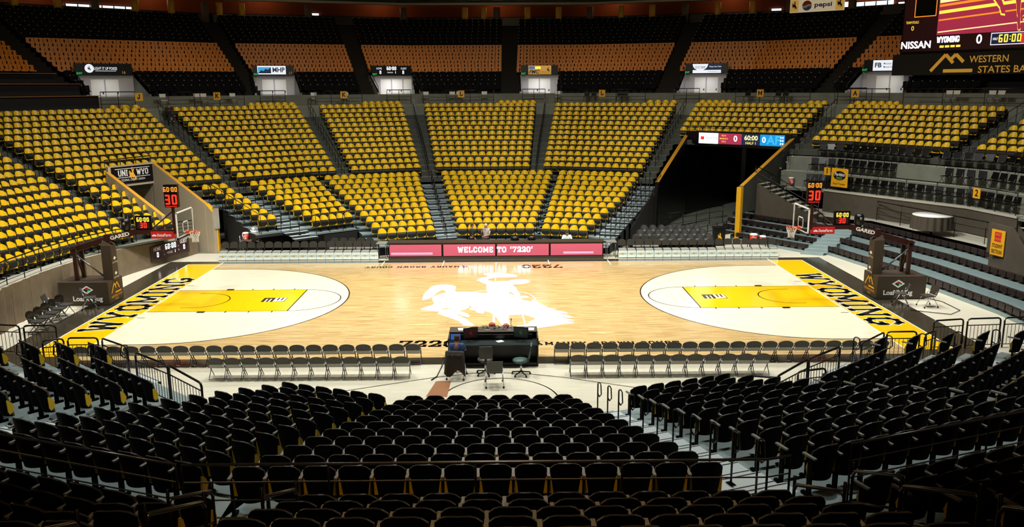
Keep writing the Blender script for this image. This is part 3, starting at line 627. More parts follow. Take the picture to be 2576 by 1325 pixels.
# ---------------------------------------------------------------- right-hand side: tunnel, student bleachers, black chair terraces
def wallseg(mb, a, b, za, zb, z0, t, m, mcap=None, raw=False):
    """vertical wall from a to b (xy), top heights za, zb"""
    if not raw: za, zb, z0 = ZT(za), ZT(zb), ZT(z0)
    a = Vector((a[0], a[1], 0)); b = Vector((b[0], b[1], 0)); d = (b-a).normalized(); n = Vector((-d.y, d.x, 0))*t/2
    v = [a+n, b+n, b-n, a-n]; lo = [p+Vector((0, 0, z0)) for p in v]; hi = [v[0]+Vector((0, 0, za)), v[1]+Vector((0, 0, zb)), v[2]+Vector((0, 0, zb)), v[3]+Vector((0, 0, za))]
    mb.add(lo+hi, [(0, 1, 5, 4), (1, 2, 6, 5), (2, 3, 7, 6), (3, 0, 4, 7), (3, 2, 1, 0)], m); mb.add(lo+hi, [(4, 5, 6, 7)], mcap or m)
TL, TR = P3(40, 27.3, -6.15), P3(40, 27.3, 1.15)
BLw, BRw = P3(40, 20.2, -4.3), P3(40, 20.2, 1.1)
w = MB(); wallseg(w, BLw, TL, 3.3, 5.75, 0, .25, 'black', 'gold_paint'); wallseg(w, P3(40, 15.5, -3.2), BLw, 1.2, 3.1, 0, .1, 'curtain_dark')
wallseg(w, TL, P3(40, 40, -6.2), 5.8, 5.8, 0, .3, 'black'); wallseg(w, P3(40, 27.3, -2.0), P3(40, 40, -2.0), 5.4, 5.4, 0, .3, 'black'); struct(w, 'wall_tunnel')
w = MB(); wallseg(w, TR, BRw, 5.75, 3.45, 1.9, .25, 'concrete_dark', 'gold_paint'); wallseg(w, TR, P3(40, 40, 1.2), 5.8, 5.8, 0, .3, 'black')
wallseg(w, P3(40, 20.2, 1.1), P3(40, 19.9, 1.1), 3.4, 3.4, 0.4, .28, 'gold'); struct(w, 'wall_tunnel')
w = MB(); wallseg(w, P3(40, 39, -6.3), P3(40, 39, 1.4), 6, 6, 0, .3, 'curtain_dark'); wallseg(w, P3(40, 27.25, -6.1), P3(40, 27.25, 1.1), 6.0, 6.0, 5.05, .22, 'black')
struct(w, 'wall_tunnel_back')
def railing(name, label, pts, h=1.07, nr=3, sp=1.6, r=.022, group=None, m='rail', bars=0, cat='railing', mt=None):
    """railing along 3D base points; top rail, lower rails, posts"""
    t = thing(name, label, cat, pts[0], 0, group); o0 = Vector(pts[0]); pts = [Vector(p)-o0 for p in pts]; up = Vector((0, 0, 1))
    MB().tube([p+up*h for p in pts], r*1.25, mt or m, 6).build('top_rail', t)
    if nr > 1:
        b = MB()
        for k in range(1, nr): b.tube([p+up*(h*k/nr) for p in pts], r*.7, mt or m, 5)
        b.build('lower_rails', t)
    first = None
    for a, b_ in zip(pts, pts[1:]):
        L = (b_-a).length; n = max(1, int(round(L/sp)))
        for k in range(n+1):
            if k == 0 and a is not pts[0]: continue
            p = a.lerp(b_, k/n)
            if first is None: first = MB().tube([(0, 0, -.03), (0, 0, h)], r, m, 6).mesh('post')
            link('post', first, t, p)
        if bars:
            bb = MB(); nb = max(2, int(L/bars))
            for k in range(1, nb): q = a.lerp(b_, k/nb); bb.tube([q+up*.1, q+up*(h*(nr-1)/nr if nr > 1 else h)], r*.35, m, 4, cap=False)
            bb.tube([a+up*.1, b_+up*.1], r*.6, m, 5); tag(bb.build('bars', t), kind='stuff')
    return t
railing('ramp_railing', 'black three-bar railing along the right edge of the tunnel ramp', [P3(40, 19.0, -2.0, 0), P3(40, 19.6, .6, .75)], nr=3, sp=.62)
railing('ramp_railing', 'low black railing deep inside the dark tunnel mouth', [P3(40, 21.5, -5.0, 0), P3(40, 25, -2.2, .5)], nr=3, sp=.9)
w = MB(); w.add([P3(40, 18.9, -2.1, .01), P3(40, 19.5, .9, .75), P3(40, 20.6, .9, .75), P3(40, 20.2, -2.1, .01), P3(40, 18.9, -2.1, 0), P3(40, 19.5, .9, 0)], [(0, 1, 2, 3), (4, 5, 1, 0)], 'arena_floor'); struct(w, 'floor_ramp')
# LED header over the tunnel
def board(name, label, cat, c, ex, ey, w_, h_, d_, body, draw, parent=None, group=None):
    t = thing(name, label, cat, c, 0, group) if parent is None else None
    ex = Vector(ex).normalized(); ey = Vector(ey).normalized(); nz = ex.cross(ey); c = Vector(c) if parent is None else Vector(c)
    o0 = Vector((0, 0, 0)) if parent is None else c
    b = MB(); Rm = Matrix((ex, ey, nz)).transposed(); b.box(o0-nz*(d_/2+.002), (w_, h_, d_), body, Rm); b.build('housing' if d_ > .04 else 'panel', t or parent)
    f_ = MB(); draw(f_, (o0, ex, ey)); f_.build('display' if d_ > .04 else 'print', t or parent); return t
def ring_axes(phi): return Vector((math.cos(rad(phi)), -math.sin(rad(phi)), 0)), Vector((0, 0, 1))
def draw_header(f_, fr):
    f_.quad2(-2.9, -.36, -1.45, .36, fr, 'led_white', .003); f_.quad2(-2.75, -.1, -2.5, .12, fr, 'led_red', .006); ftext(f_, 'TOYOTA', -1.95, -.07, .16, fr, 'sign_navy', .006)
    f_.quad2(-1.42, -.36, .25, .36, fr, 'led_maroon', .003); f_.quad2(.28, -.36, 1.5, .36, fr, 'sign_navy', .003); f_.quad2(1.53, -.36, 3.2, .36, fr, 'led_blue', .003)
    for k, tx in enumerate(('FLS 0', 'BONUS 0', 'TO 0')): ftext(f_, tx, -1.05, .16-.2*k, .1, fr, 'led_yellow', .006)
    ftext(f_, '0', -.2, -.15, .38, fr, 'led_white', .006, bold=.02); minilogo(f_, fr, .02, -.05, .5, 'led_maroon', .0045)
    ftext(f_, '60:00', .9, -.03, .3, fr, 'led_cream', .006, bold=.02); ftext(f_, 'HALF 1', .9, -.31, .17, fr, 'led_yellow', .006)
    ftext(f_, '0', 1.8, -.15, .36, fr, 'led_white', .006, bold=.02); ftext(f_, 'AF', 2.45, -.25, .55, fr, 'pale_cyan', .006, bold=.02)
    for k in range(3):
        for j in range(2): f_.quad2(2.9+j*.14, -.25+k*.2, 2.98+j*.14, -.15+k*.2, fr, 'led_white', .006)
ex, ey = ring_axes(40)
board('led_ribbon_board', 'wide LED ribbon scoreboard reading 60:00 above the dark tunnel', 'scoreboard', P3(40, 27.08, -2.35, 5.58), ex, ey, 6.9, .8, .12, 'black', draw_header)

# student bleachers: rows follow the bent front line
FRONT = [(13.4, 14.6), (16.9, 9.5)], [(18.0, 9.0), (19.4, 2.7), (20.2, -3.1), (20.2, -7.5)]
def scl(p, off):
    v = Vector((p[0]-CX, p[1]-CY, 0)); L = v.length; return Vector((CX, CY, 0))+v*((L+off)/L)
bl = MB(); NR = 5; BK = ((5, .76, .27), (4, 1.02, .3375)); TOPZ = 1.51
for s_, line in enumerate(FRONT):
    nr_, pt_, rs_ = BK[s_]
    for k in range(nr_):
        o0, o1, z = pt_*k-.1, pt_*(k+1)-.1, .16+rs_*k
        A = [scl(p, o0) for p in line]; B = [scl(p, o1) for p in line]
        for i in range(len(line)-1):
            v = [A[i], A[i+1], B[i+1], B[i]]; t = [p+Vector((0, 0, z)) for p in v]
            bl.add(t, [(3, 2, 1, 0)][::-1] and [(0, 1, 2, 3)], 'tread'); bl.add([t[0], t[1], t[1]-Vector((0, 0, rs_)), t[0]-Vector((0, 0, rs_))], [(0, 1, 2, 3)], 'tread')
        for e in (0, -1):
            bl.add([A[e]+Vector((0, 0, z)), B[e]+Vector((0, 0, z)), B[e], A[e]], [(0, 1, 2, 3)], 'tread_dark')
# aisle between the two banks
for k in range(NR*2):
    o0 = .38*k-.5; z = .135*(k+1)*.98; a, b_ = scl(FRONT[0][1], o0), scl(FRONT[1][0], o0); c_, d_ = scl(FRONT[1][0], o0+.4), scl(FRONT[0][1], o0+.4); up = Vector((0, 0, z))
    bl.add([a+up, b_+up, c_+up, d_+up, a, b_], [(0, 1, 2, 3), (4, 5, 1, 0)], 'tread')
# walkway on top
for line in FRONT+([FRONT[0][1], FRONT[1][0]],):
    A = [scl(p, 3.7) for p in line]; B = [scl(p, 6.3) for p in line]
    for i in range(len(line)-1): bl.add([q+Vector((0, 0, TOPZ)) for q in (A[i], A[i+1], B[i+1], B[i])], [(0, 1, 2, 3)], 'concrete_light')
struct(bl, 'floor_student_bleachers')
modm = MB(); modm.box((0, 0, .20), (.43, .36, .17), 'seatmod'); modm.box((0, -.15, .31), (.40, .06, .06), 'seatmod'); modm.box((0, .05, .06), (.1, .2, .12), 'black')
modme = modm.mesh('seat_module')
def bench_row(k, line, label, pt_=.76, rs_=.27):
    t = thing('bleacher_bench', label, 'bench', scl(line[0], pt_*k+.08)+Vector((0, 0, .16+rs_*k)), 0, 'dark bench rows of the student bleachers'); o0 = t.location.copy()
    A = [scl(p, pt_*k+.08)+Vector((0, 0, .16+rs_*k)) for p in line]; q = 0
    MB().tube([p-o0+Vector((0, 0, .1)) for p in A], .03, 'black', 5).build('beam', t)
    for a, b_ in zip(A, A[1:]):
        L = (b_-a).length; n = int(L/.47); an = math.atan2((b_-a).y, (b_-a).x)
        for j in range(n):
            if q > 95: break
            link('seat_module', modme, t, a.lerp(b_, (j+.5)/n)-o0, an); q += 1
for k in range(NR):
    bench_row(k, FRONT[0], 'dark bleacher bench, %s row up, bank beside the tunnel rail' % nth(k+1))
    if k < 4: bench_row(k, FRONT[1], 'dark bleacher bench, %s row up, long bank behind the right basket' % nth(k+1), 1.02, .3375)
# terraces with black chairs
tr = MB(); TZ = [(24.4, 3.05, 25.1), (25.1, 3.95, 25.8), (25.8, 4.75, 26.65)]
for i, (d0, z, d1) in enumerate(TZ):
    ring(tr, d0, d1, z, 43.2 if i else 44.5, 100, 'concrete_light', zr=z-.9 if i else 2.9, mr='concrete')
struct(tr, 'floor_terrace')
w = MB(); wallring(w, 24.35, .28, 1.4, 3.0, 50, 77.5, 'curtain'); wallring(w, 24.3, .35, 3.0, 3.1, 50, 77.5, 'concrete_light'); struct(w, 'wall_terrace')
def black_chair():
    p = []
    b = MB(); b.add([(-.21, -.2, .46), (.21, -.2, .46), (.21, .2, .45), (-.21, .2, .45), (-.21, -.2, .43), (.21, -.2, .43), (.21, .2, .42), (-.21, .2, .42)], [(0, 1, 2, 3), (7, 6, 5, 4), (0, 4, 5, 1), (1, 5, 6, 2), (2, 6, 7, 3), (3, 7, 4, 0)], 'black'); p.append(('seat', b))
    b = MB(); b.add([(-.2, -.2, .5), (.2, -.2, .5), (.22, -.3, .84), (-.22, -.3, .84), (-.2, -.23, .5), (.2, -.23, .5), (.22, -.33, .84), (-.22, -.33, .84)], [(3, 2, 1, 0), (4, 5, 6, 7), (2, 3, 7, 6), (0, 1, 5, 4), (1, 2, 6, 5), (3, 0, 4, 7)], 'black'); p.append(('backrest', b))
    b = MB()
    for s in (-1, 1): b.tube([(s*.23, .26, 0), (s*.2, -.16, .46), (s*.2, -.3, .8)], .012, 'rail', 5); b.tube([(s*.23, -.28, 0), (s*.2, .16, .44)], .012, 'rail', 5)
    p.append(('leg_frame', b)); return p
def assemble(name, label, cat, parts, loc, rz, group):
    t = thing(name, label, cat, loc, rz, group)
    for n_, b in parts: link(n_, b if isinstance(b, bpy.types.Mesh) else b.mesh(n_), t)
    return t
bc = None
def put(proto, loc, rz, label, group=None):
    r = copy_tree(proto); r.location = loc; r.rotation_euler = (0, 0, rz); r['label'] = label
    if group: r['group'] = group
    return r
TN = ['lowest terrace above the concrete wall', 'middle terrace', 'top terrace under the yellow seats']
for lv, rngs in ((0, [(47, 51.5, 8), (52.2, 76, 19)]), (1, [(46.5, 58.5, 11), (64.5, 80, 12)]), (2, [(46.8, 61.5, 14), (63, 78, 12)])):
    q = 0
    for a, b_, n in rngs:
        for j in range(n):
            th = a+(b_-a)*(j+.5)/n; D = TZ[lv][0]+.4; p = PT(th, D, TZ[lv][1]); q += 1
            lab = 'black plastic chair, %s from the tunnel, %s' % (nth(q), TN[lv])
            if bc is None: bc = assemble('plastic_chair', lab, 'chair', black_chair(), p, RZ(seg(th)), 'black plastic chairs on the terraces')
            else: put(bc, p, RZ(seg(th))+random.uniform(-.12, .12), lab)
railing('terrace_railing', 'long black railing on the ledge above the dark concrete wall', [PT(a, 24.42, 3.1) for a in (50.2, 54, 58, 62, 66, 69.9)]+[PT(a, 24.42, 3.1) for a in (70.1, 74, 77)], nr=5, sp=1.7)
railing('walkway_railing', 'black railing behind the top row of the student bleachers', [scl(p, 4.15)+Vector((0, 0, TOPZ)) for p in FRONT[1][:3]], nr=3, sp=1.9)
# stair blocks with dark side walls
def stair(label, foot, direction, width, n, rise, run, z0, wallm='curtain'):
    d = Vector(direction).normalized(); s = Vector((-d.y, d.x, 0)); o = Vector(foot)
    t = thing('stair', label, 'stair', o); b = MB(); b2 = MB()
    for k in range(n):
        a = d*(run*k); zt = z0+rise*(k+1); v = [a, a+s*width, a+s*width+d*run, a+d*run]
        b.add([(p.x, p.y, zt) for p in v], [(3, 2, 1, 0)], 'concrete_light'); b.add([(v[0].x, v[0].y, zt), (v[1].x, v[1].y, zt), (v[1].x, v[1].y, zt-rise), (v[0].x, v[0].y, zt-rise)], [(0, 1, 2, 3)], 'black')
    b.build('steps', t)
    for q in (0, width):
        e = d*(run*n); w_ = s*q; b2.add([(w_.x, w_.y, 0), ((w_+e).x, (w_+e).y, 0), ((w_+e).x, (w_+e).y, z0+rise*n+.1), (w_.x, w_.y, z0+.15)], [(0, 1, 2, 3)], wallm)
    b2.build('side_wall', t); return t
sd = (P3(40, 21.4, 2.6)-Vector(scl((16.9, 9.5), 2.6))); sd.z = 0
stair('dark stair climbing beside the tunnel above the student bleachers', scl((16.2, 10.4), 3.0), sd, -1.4, 11, .17, .36, 1.3)
railing('stair_railing', 'black railing on the stair beside the tunnel', [scl((16.2, 10.4), 3.0)+Vector((0, 0, 1.4)), scl((16.2, 10.4), 3.0)+sd.normalized()*4+Vector((0, 0, 3.2))], nr=3, sp=1.0)
w = MB(); q0 = P3(80, 22.3, 1.2); q1 = P3(80, 22.3, 3.6)
wallseg(w, P3(80, 22.0, .1), P3(80, 21.8, 1.6), 3.1, 3.1, 0, .15, 'curtain'); wallseg(w, P3(80, 21.8, 1.6), P3(80, 21.6, 4.0), 3.1, .9, 0, .15, 'curtain'); struct(w, 'wall_stair')
stair('wide dark stair at the right edge behind the student section panel', P3(80, 21.9, 4.3), P3(80, 22.2, 1.5)-P3(80, 21.9, 4.3), -2.2, 10, .2, .3, 1.2)
def draw_student(f_, fr):
    f_.quad2(-.2, .05, .2, .48, fr, 'red', .003)
    for k in range(2): ftext(f_, ('SPIRIT', 'ROWDY')[k], 0, .33-.2*k, .08, fr, 'gold', .006)
    ftext(f_, 'STUDENT', 0, -.22, .16, fr, 'black', .004, bold=.02, wid=.62); ftext(f_, 'SECTION', 0, -.48, .16, fr, 'black', .004, bold=.02, wid=.62)
ex, ey = ring_axes(80); board('section_sign', 'yellow and red STUDENT SECTION sign on the dark stair wall', 'sign', P3(80, 21.7, .95, 2.35), ex, ey, .8, 1.15, .03, 'gold', draw_student)
ex, ey = ring_axes(60)
def draw_perk(f_, fr):
    f_.poly2([(.42*math.cos(a*pi/12), .12+.27*math.sin(a*pi/12)) for a in range(24)], fr, 'black', .003)
    ftext(f_, 'Perkins', 0, .1, .2, fr, 'white', .006, bold=.01, shear=.2, wid=.72); ftext(f_, 'Restaurant', 0, -.02, .07, fr, 'exit_green', .006); ftext(f_, '& Bakery', 0, -.1, .07, fr, 'gold', .006)
    ftext(f_, 'Point Tracker', 0, -.42, .12, fr, 'black', .004, bold=.01, wid=.85)
board('sponsor_sign', 'yellow square sign with a black oval, reading Point Tracker, on the rail', 'sign', P3(60, 24.3, -3.25, 3.85), ex, ey, 1.15, 1.1, .03, 'gold', draw_perk)
board('number_sign', 'small yellow sign with number 1 beside the black oval sign', 'sign', P3(60, 24.28, -4.1, 4.15), ex, ey, .45, .45, .03, 'gold', lambda f_, fr: ftext(f_, '1', 0, -.12, .3, fr, 'black', .004, bold=.02))
ex, ey = ring_axes(80)
board('number_sign', 'small yellow sign with number 2 on the terrace rail', 'sign', P3(80, 24.2, -3.6, 3.85), ex, ey, .5, .5, .03, 'gold', lambda f_, fr: ftext(f_, '2', 0, -.14, .32, fr, 'black', .004, bold=.02))
# cloth-covered table on the walkway
t = thing('draped_table', 'round table with white top and dark pleated cloth behind the student benches', 'table', scl((18.9, 5.2), 3.6)+Vector((0, 0, 1.51)))
b = MB(); b.lathe([(.95, .98), (.95, 1.02)], (0, 0, 0), 'white', 24); b.build('table_top', t)
b = MB(); n = 72; vs = []
for z in (.98, .3):
    for j in range(n): r_ = .96+(.03 if z > .5 else .07)*math.sin(j*pi/2); vs.append((r_*math.cos(2*pi*j/n), r_*math.sin(2*pi*j/n), z))
b.add(vs, [(j, (j+1) % n, n+(j+1) % n, n+j) for j in range(n)], 'curtain', True); b.build('table_skirt', t)
MB().tube([(0, 0, 0), (0, 0, .98)], .05, 'black', 8).build('pedestal', t)

# ---------------------------------------------------------------- left-hand side: wall, vomitory, scoreboard
LW = [(-16.6, 10.65), (-17.6, 7.75), (-18.25, 4.9), (-18.65, 2), (-18.75, -1), (-18.65, -3.6), (-18.3, -6.2), (-17.3, -9)]; LZ = [.92, 1.15, 1.38, 1.5, 1.58, 1.62, 1.62, 1.62]
w = MB(); lg = MB()
for (a, za), (b_, zb) in zip(zip(LW, LZ), zip(LW[1:], LZ[1:])):
    n = 10 if a[1] < 5 else 1
    for k in range(n):
        p = (a[0]+(b_[0]-a[0])*k/n, a[1]+(b_[1]-a[1])*k/n); q = (a[0]+(b_[0]-a[0])*(k+1)/n, a[1]+(b_[1]-a[1])*(k+1)/n)
        o = .05*math.sin(k*2.4+a[1]) if n > 1 else 0; o2 = .05*math.sin((k+1)*2.4+a[1]) if n > 1 and k < n-1 else 0
        wallseg(w, (p[0]-o, p[1]), (q[0]-o2, q[1]), za+(zb-za)*k/n, za+(zb-za)*(k+1)/n, 0, .06, 'curtain_l', raw=True)
    va, vb = Vector((a[0], a[1], za)), Vector((b_[0], b_[1], zb)); oa = scl(a, .75); ob = scl(b_, .75)
    lg.add([va, vb, (ob.x, ob.y, zb), (oa.x, oa.y, za)], [(0, 1, 2, 3)], 'concrete_light')
struct(w, 'wall_left'); struct(lg, 'floor_ledge')
railing('ledge_railing', 'long black five-bar railing on top of the left curtain wall', [Vector((a[0]-.1, a[1], z)) for a, z in zip(LW, LZ)], h=.95, nr=5, sp=1.35)
def draw_hg(f_, fr):
    f_.quad2(-1.32, -.30, 1.32, .34, fr, 'led_dark', .002)
    ftext(f_, 'HOME', -1.0, .12, .19, fr, 'white', .005, bold=.02, wid=.5); ftext(f_, 'GUEST', 1.0, .2, .19, fr, 'white', .005, bold=.02, wid=.55)
    seg7(f_, '60:00', 0, .07, .28, fr, 'led_white', .006); seg7(f_, '0', -.98, -.22, .26, fr, 'led_white', .006); seg7(f_, '0', 1.02, -.15, .26, fr, 'led_white', .006)
    ftext(f_, 'PERIOD', -.1, -.18, .12, fr, 'white', .005, wid=.42); seg7(f_, '1', .28, -.2, .18, fr, 'led_white', .006)
    for x, y, c in ((-.52, .0, 'P'), (-.5, -.2, 'B'), (.58, .06, 'P'), (.6, -.14, 'B')): ftext(f_, c, x, y, .08, fr, 'white', .005)
a, b_ = Vector((-16.85, 9.9, 0)), Vector((-17.85, 7.05, 0)); dx = (a-b_).normalized(); c = (a+b_)/2+Vector((.16, -.05, .66))
board('wall_scoreboard', 'low HOME and GUEST scoreboard set in the left wall panels', 'scoreboard', c, dx, (0, 0, 1), 2.9, .78, .06, 'brownpad', draw_hg)
w = MB()
u0, u1 = .05, 2.85
wallseg(w, P3(-60, 19.3, u0), P3(-60, 23.4, u0), 2.75, 4.75, .9, .22, 'beige', 'gold_paint'); wallseg(w, P3(-60, 19.4, u1), P3(-60, 23.4, u1), 3.0, 5.05, 0, .22, 'beige', 'gold_paint')
wallseg(w, P3(-60, 18.9, u1+.05), P3(-60, 19.4, u1+.05), 2.6, 3.0, 0, .3, 'beige', 'gold'); wallseg(w, P3(-60, 23.4, u0), P3(-60, 23.4, u1), 5.0, 5.05, 3.9, .2, 'beige')
wallseg(w, P3(-60, 23.5, u0), P3(-60, 28, u0), 4.2, 4.2, 0, .2, 'beige'); wallseg(w, P3(-60, 23.5, u1), P3(-60, 28, u1), 4.2, 4.2, 0, .2, 'beige'); wallseg(w, P3(-60, 28, u0), P3(-60, 28, u1), 4.2, 4.2, 0, .2, 'beige')
struct(w, 'wall_vomitory')
ex, ey = ring_axes(-60)
def draw_uw(f_, fr):
    slab(f_, 'UNI', -.62, -.05, .34, fr, 'white', t=.18, xs=.62); slab(f_, 'WYO', .62, -.05, .34, fr, 'white', t=.18, xs=.62); minilogo(f_, fr, -.02, .02, .78, 'lit_gold', .006)
    ftext(f_, 'FEDERAL CREDIT UNION', 0, -.33, .12, fr, 'white', .004, wid=1.5); f_.quad2(-1.1, -.14, 1.1, -.11, fr, 'white'); f_.quad2(-1.1, .34, 1.1, .37, fr, 'white')
board('entrance_sign', 'black credit union sign with yellow rider over the beige tunnel', 'sign', P3(-60, 23.25, 1.45, 4.5), ex, ey, 2.6, .95, .05, 'black', draw_uw)
railing('vomitory_railing', 'black handrail on the sloping wall of the beige tunnel', [P3(-60, 23.2, u0+.18, 4.1), P3(-60, 19.5, u0+.18, 2.3)], h=.5, nr=1, sp=1.2)
railing('vomitory_railing', 'black handrail across the top of the beige tunnel', [P3(-60, 23.55, u0, 5.0), P3(-60, 23.55, u1, 5.05)], h=.35, nr=2, sp=1.0)
t = thing('electrical_box', 'pale grey electrical box on the yellow post beside the left stand', 'box', P3(-60, 19.0, 3.05, 1.7)); b = MB(); b.box((0, 0, .55), (.42, .3, 1.15), 'chrome'); b.box((.05, -.17, .55), (.08, .04, .6), 'black'); b.build('cabinet', t, rz=rad(-60))
b = MB(); b.box((0, 0, -.85), (.24, .24, 1.7), 'gold'); b.build('post', t)
b = MB()
wallseg(b, P3(-40, 17.2, -2.95), P3(-40, 16.9, -.3), 2.0, 1.75, 0, .06, 'curtain_dark'); wallseg(b, P3(-40, 14.85, -.3), P3(-40, 14.78, 2.5), 1.35, 1.35, 0, .04, 'curtain_dark'); struct(b, 'wall_stand_skirt')

# press benches at upper left
for k, (D, z0, u0_, u1_) in enumerate([(33.0, 7.4, -6, 6.9), (34.4, 8.4, -7, 6.6), (35.8, 9.05, -7, 5.9)]):
    t = thing('press_bench', '%s long dark press desk at upper left' % ('lowest', 'middle', 'topmost')[k], 'desk', P3(-60, D, 0, z0), 0, 'press desks')
    b = MB(); Rm = rad(60); b.box((0, 0, .5), (u1_-u0_, .12, 1.35 if k == 0 else .8), 'curtain_dark', Rm); c = Vector(((u0_+u1_)/2*math.cos(rad(60)), (u0_+u1_)/2*math.sin(rad(60)), 0)); b.build('front', t, c)
    b = MB(); b.box((0, 0, 1.19 if k == 0 else .92), (u1_-u0_, .6, .04), 'plank', Rm); b.build('desk_top', t, c)
# far wall screens seen above them
# ---------------------------------------------------------------- portals of the upper deck
def portal(idx, a, b_, label, draw, body='black', exit_side=-1, w_frac=.62):
    k = seg((a+b_)/2); D0, D1 = 35.25, 38.5
    ua, ub = D1*math.tan(rad(a-k)), D1*math.tan(rad(b_-k)); mid = (ua+ub)/2; zt = Td(5)-.02
    w = MB(); wallseg(w, P3(k, D1-.1, ua), P3(k, D1-.1, ub), 9.9, 9.9, 7.75, .15, 'wall_white')
    for u, m in ((ua, 'wall_white'), (ub, 'concrete' if idx < 4 else 'brick')): wallseg(w, P3(k, D0-.1, u), P3(k, D1, u), 8.6, 9.95, 7.75, .14, 'wall_white' if u == ua else m, 'black')
    w.add([P3(k, D0, ua, 7.77), P3(k, D0, ub, 7.77), P3(k, D1, ub, 7.77), P3(k, D1, ua, 7.77)], [(0, 1, 2, 3)], 'concrete_light')
    W2 = w; tag(W2.build('wall_portal'), kind='structure')
    w = MB()
    for j in range(2 if idx != 2 else 3):
        u_ = mid-.9+j*.95; w.add([P3(k, D1-.19, u_, 7.78), P3(k, D1-.19, u_+.85, 7.78), P3(k, D1-.19, u_+.85, 9.6), P3(k, D1-.19, u_, 9.6)], [(0, 1, 2, 3)], 'white')
        w.add([P3(k, D1-.2, u_+.7, 8.6), P3(k, D1-.2, u_+.78, 8.6), P3(k, D1-.2, u_+.78, 8.75), P3(k, D1-.2, u_+.7, 8.75)], [(0, 1, 2, 3)], 'black')
    tag(w.build('door_%d' % (idx+1)), kind='structure')
    ex, ey = ring_axes(k)
    board('tunnel_sign', label, 'sign', P3(k, D1-.35, mid, 10.28), ex, ey, ub-ua-.1, .82, .3, 'black', draw)
    ls = thing('exit_sign', 'small green exit sign beside the %s' % label.split(',')[0], 'sign', P3(k, D1-.6, ua+.3 if exit_side < 0 else ub-.2, 10.0), RZ(k), 'green exit signs at the tunnel mouths')
    b = MB(); b.box((0, 0, 0), (.34, .08, .24), 'black'); b.build('housing', ls); b = MB(); ftext(b, 'EXIT', 0, -.06, .13, frame((0, .045, 0), (-1, 0, 0), (0, 0, 1)), 'exit_green', .003, bold=.02); b.build('lettering', ls)
    for s in (ua, ub):
        railing('parapet_railing', 'black handrail on the %s parapet of the %s' % ('left' if s == ua else 'right', label.split(',')[0]), [P3(k, D0, s, 8.6), P3(k, D1, s, 9.98)], h=.42, nr=1, sp=1.6)
    railing('portal_gate', 'low black rail in front of the %s' % label.split(',')[0], [P3(k, 32.7, ua+.1, 7.75), P3(k, 32.7, (ua+ub)/2+.2, 7.75)], nr=4, sp=1.0)
    lamp('portal_light', 'AREA', P3(k, D1-1.4, mid, 9.75), (16, 20, 44, 34, 24, 16)[idx], (.93, .94, 1), 1.2, P3(k, D1-1.5, mid, 7))
def dr16(f_, fr):
    f_.poly2([(-.98+.3*math.cos(a*pi/12), .06+.3*math.sin(a*pi/12)) for a in range(24)], fr, 'sign_white', .003); minilogo(f_, fr, -.98, .06, .36, 'sign_navy', .006)
    ftext(f_, 'LIGHT IT UP POKES', .1, -.03, .19, fr, 'sign_white', .004, bold=.01, wid=1.55); f_.quad2(-.6, -.13, .8, -.1, fr, 'sign_white'); ftext(f_, '16', 1.3, -.3, .2, fr, 'lit_gold', .004)
def dr17(f_, fr):
    f_.quad2(-1.25, -.3, .95, .36, fr, 'sign_white', .003); f_.quad2(-1.2, -.22, -.2, .26, fr, 'sign_blue', .005)
    f_.poly2([(-1.2, -.22), (-.2, -.22), (-.2, .26), (-.45, .05), (-.6, .14), (-.8, -.05), (-.95, .04)], fr, 'sign_navy', .007)
    ftext(f_, 'MHP', .38, -.12, .36, fr, 'sign_navy', .005, bold=.03, wid=.95); ftext(f_, '17', 1.3, -.3, .2, fr, 'lit_gold', .004)
def dr18(f_, fr):
    ftext(f_, 'HOME', -1.05, .1, .16, fr, 'sign_white', .004, wid=.45); ftext(f_, 'GUEST', 1.05, .1, .16, fr, 'sign_white', .004, wid=.5)
    seg7(f_, '60:00', 0, .05, .28, fr, 'led_white', .005); seg7(f_, '0', -.95, -.26, .26, fr, 'led_white', .005); seg7(f_, '0', 1.0, -.26, .26, fr, 'led_white', .005)
    ftext(f_, 'PERIOD', -.12, -.2, .1, fr, 'sign_white', .004); seg7(f_, '1', .3, -.24, .2, fr, 'led_white', .005)
def dr19(f_, fr):
    f_.quad2(-.95, -.36, 1.0, .38, fr, 'sign_gold', .003); f_.poly2([(-.95, -.1), (-.2, .02), (.4, -.08), (1, .0), (1, -.36), (-.95, -.36)], fr, 'lit_gold', .004)
    f_.quad2(-.9, .1, -.4, .3, fr, 'screen_blue', .005); f_.quad2(-.38, .1, .1, .3, fr, 'led_yellow', .005); ftext(f_, 'PMC', -.48, -.28, .3, fr, 'sign_navy', .006, bold=.02, shear=.25); minilogo(f_, fr, .75, .05, .4, 'brick', .006)
def dr20(f_, fr):
    f_.quad2(-1.1, -.36, 1.15, .38, fr, 'sign_navy', .003); f_.quad2(-1.1, -.36, 1.15, -.12, fr, 'sign_white', .004)
    f_.poly2([(-.5+.62*math.cos(pi+a*pi/12), .36+.52*math.sin(pi+a*pi/12)) for a in range(13)], fr, 'sign_white', .005)
    ftext(f_, 'DOC BAR', -.5, .0, .2, fr, 'sign_navy', .007, wid=.8); ftext(f_, 'Enjoy the View', .7, .1, .11, fr, 'sign_white', .006); ftext(f_, 'www.docbar.com', .6, -.28, .09, fr, 'sign_navy', .006)
def dr21(f_, fr):
    f_.quad2(-1.2, -.36, 1.3, .38, fr, 'sign_white', .003); ftext(f_, 'FB', -.85, -.12, .32, fr, 'sign_navy', .005, bold=.03)
    ftext(f_, 'Mountain West Farm Bureau', .38, .08, .13, fr, 'sign_navy', .005, bold=.01, wid=1.7); ftext(f_, 'Mutual Insurance Company', .38, -.16, .13, fr, 'sign_navy', .005, bold=.01, wid=1.7)
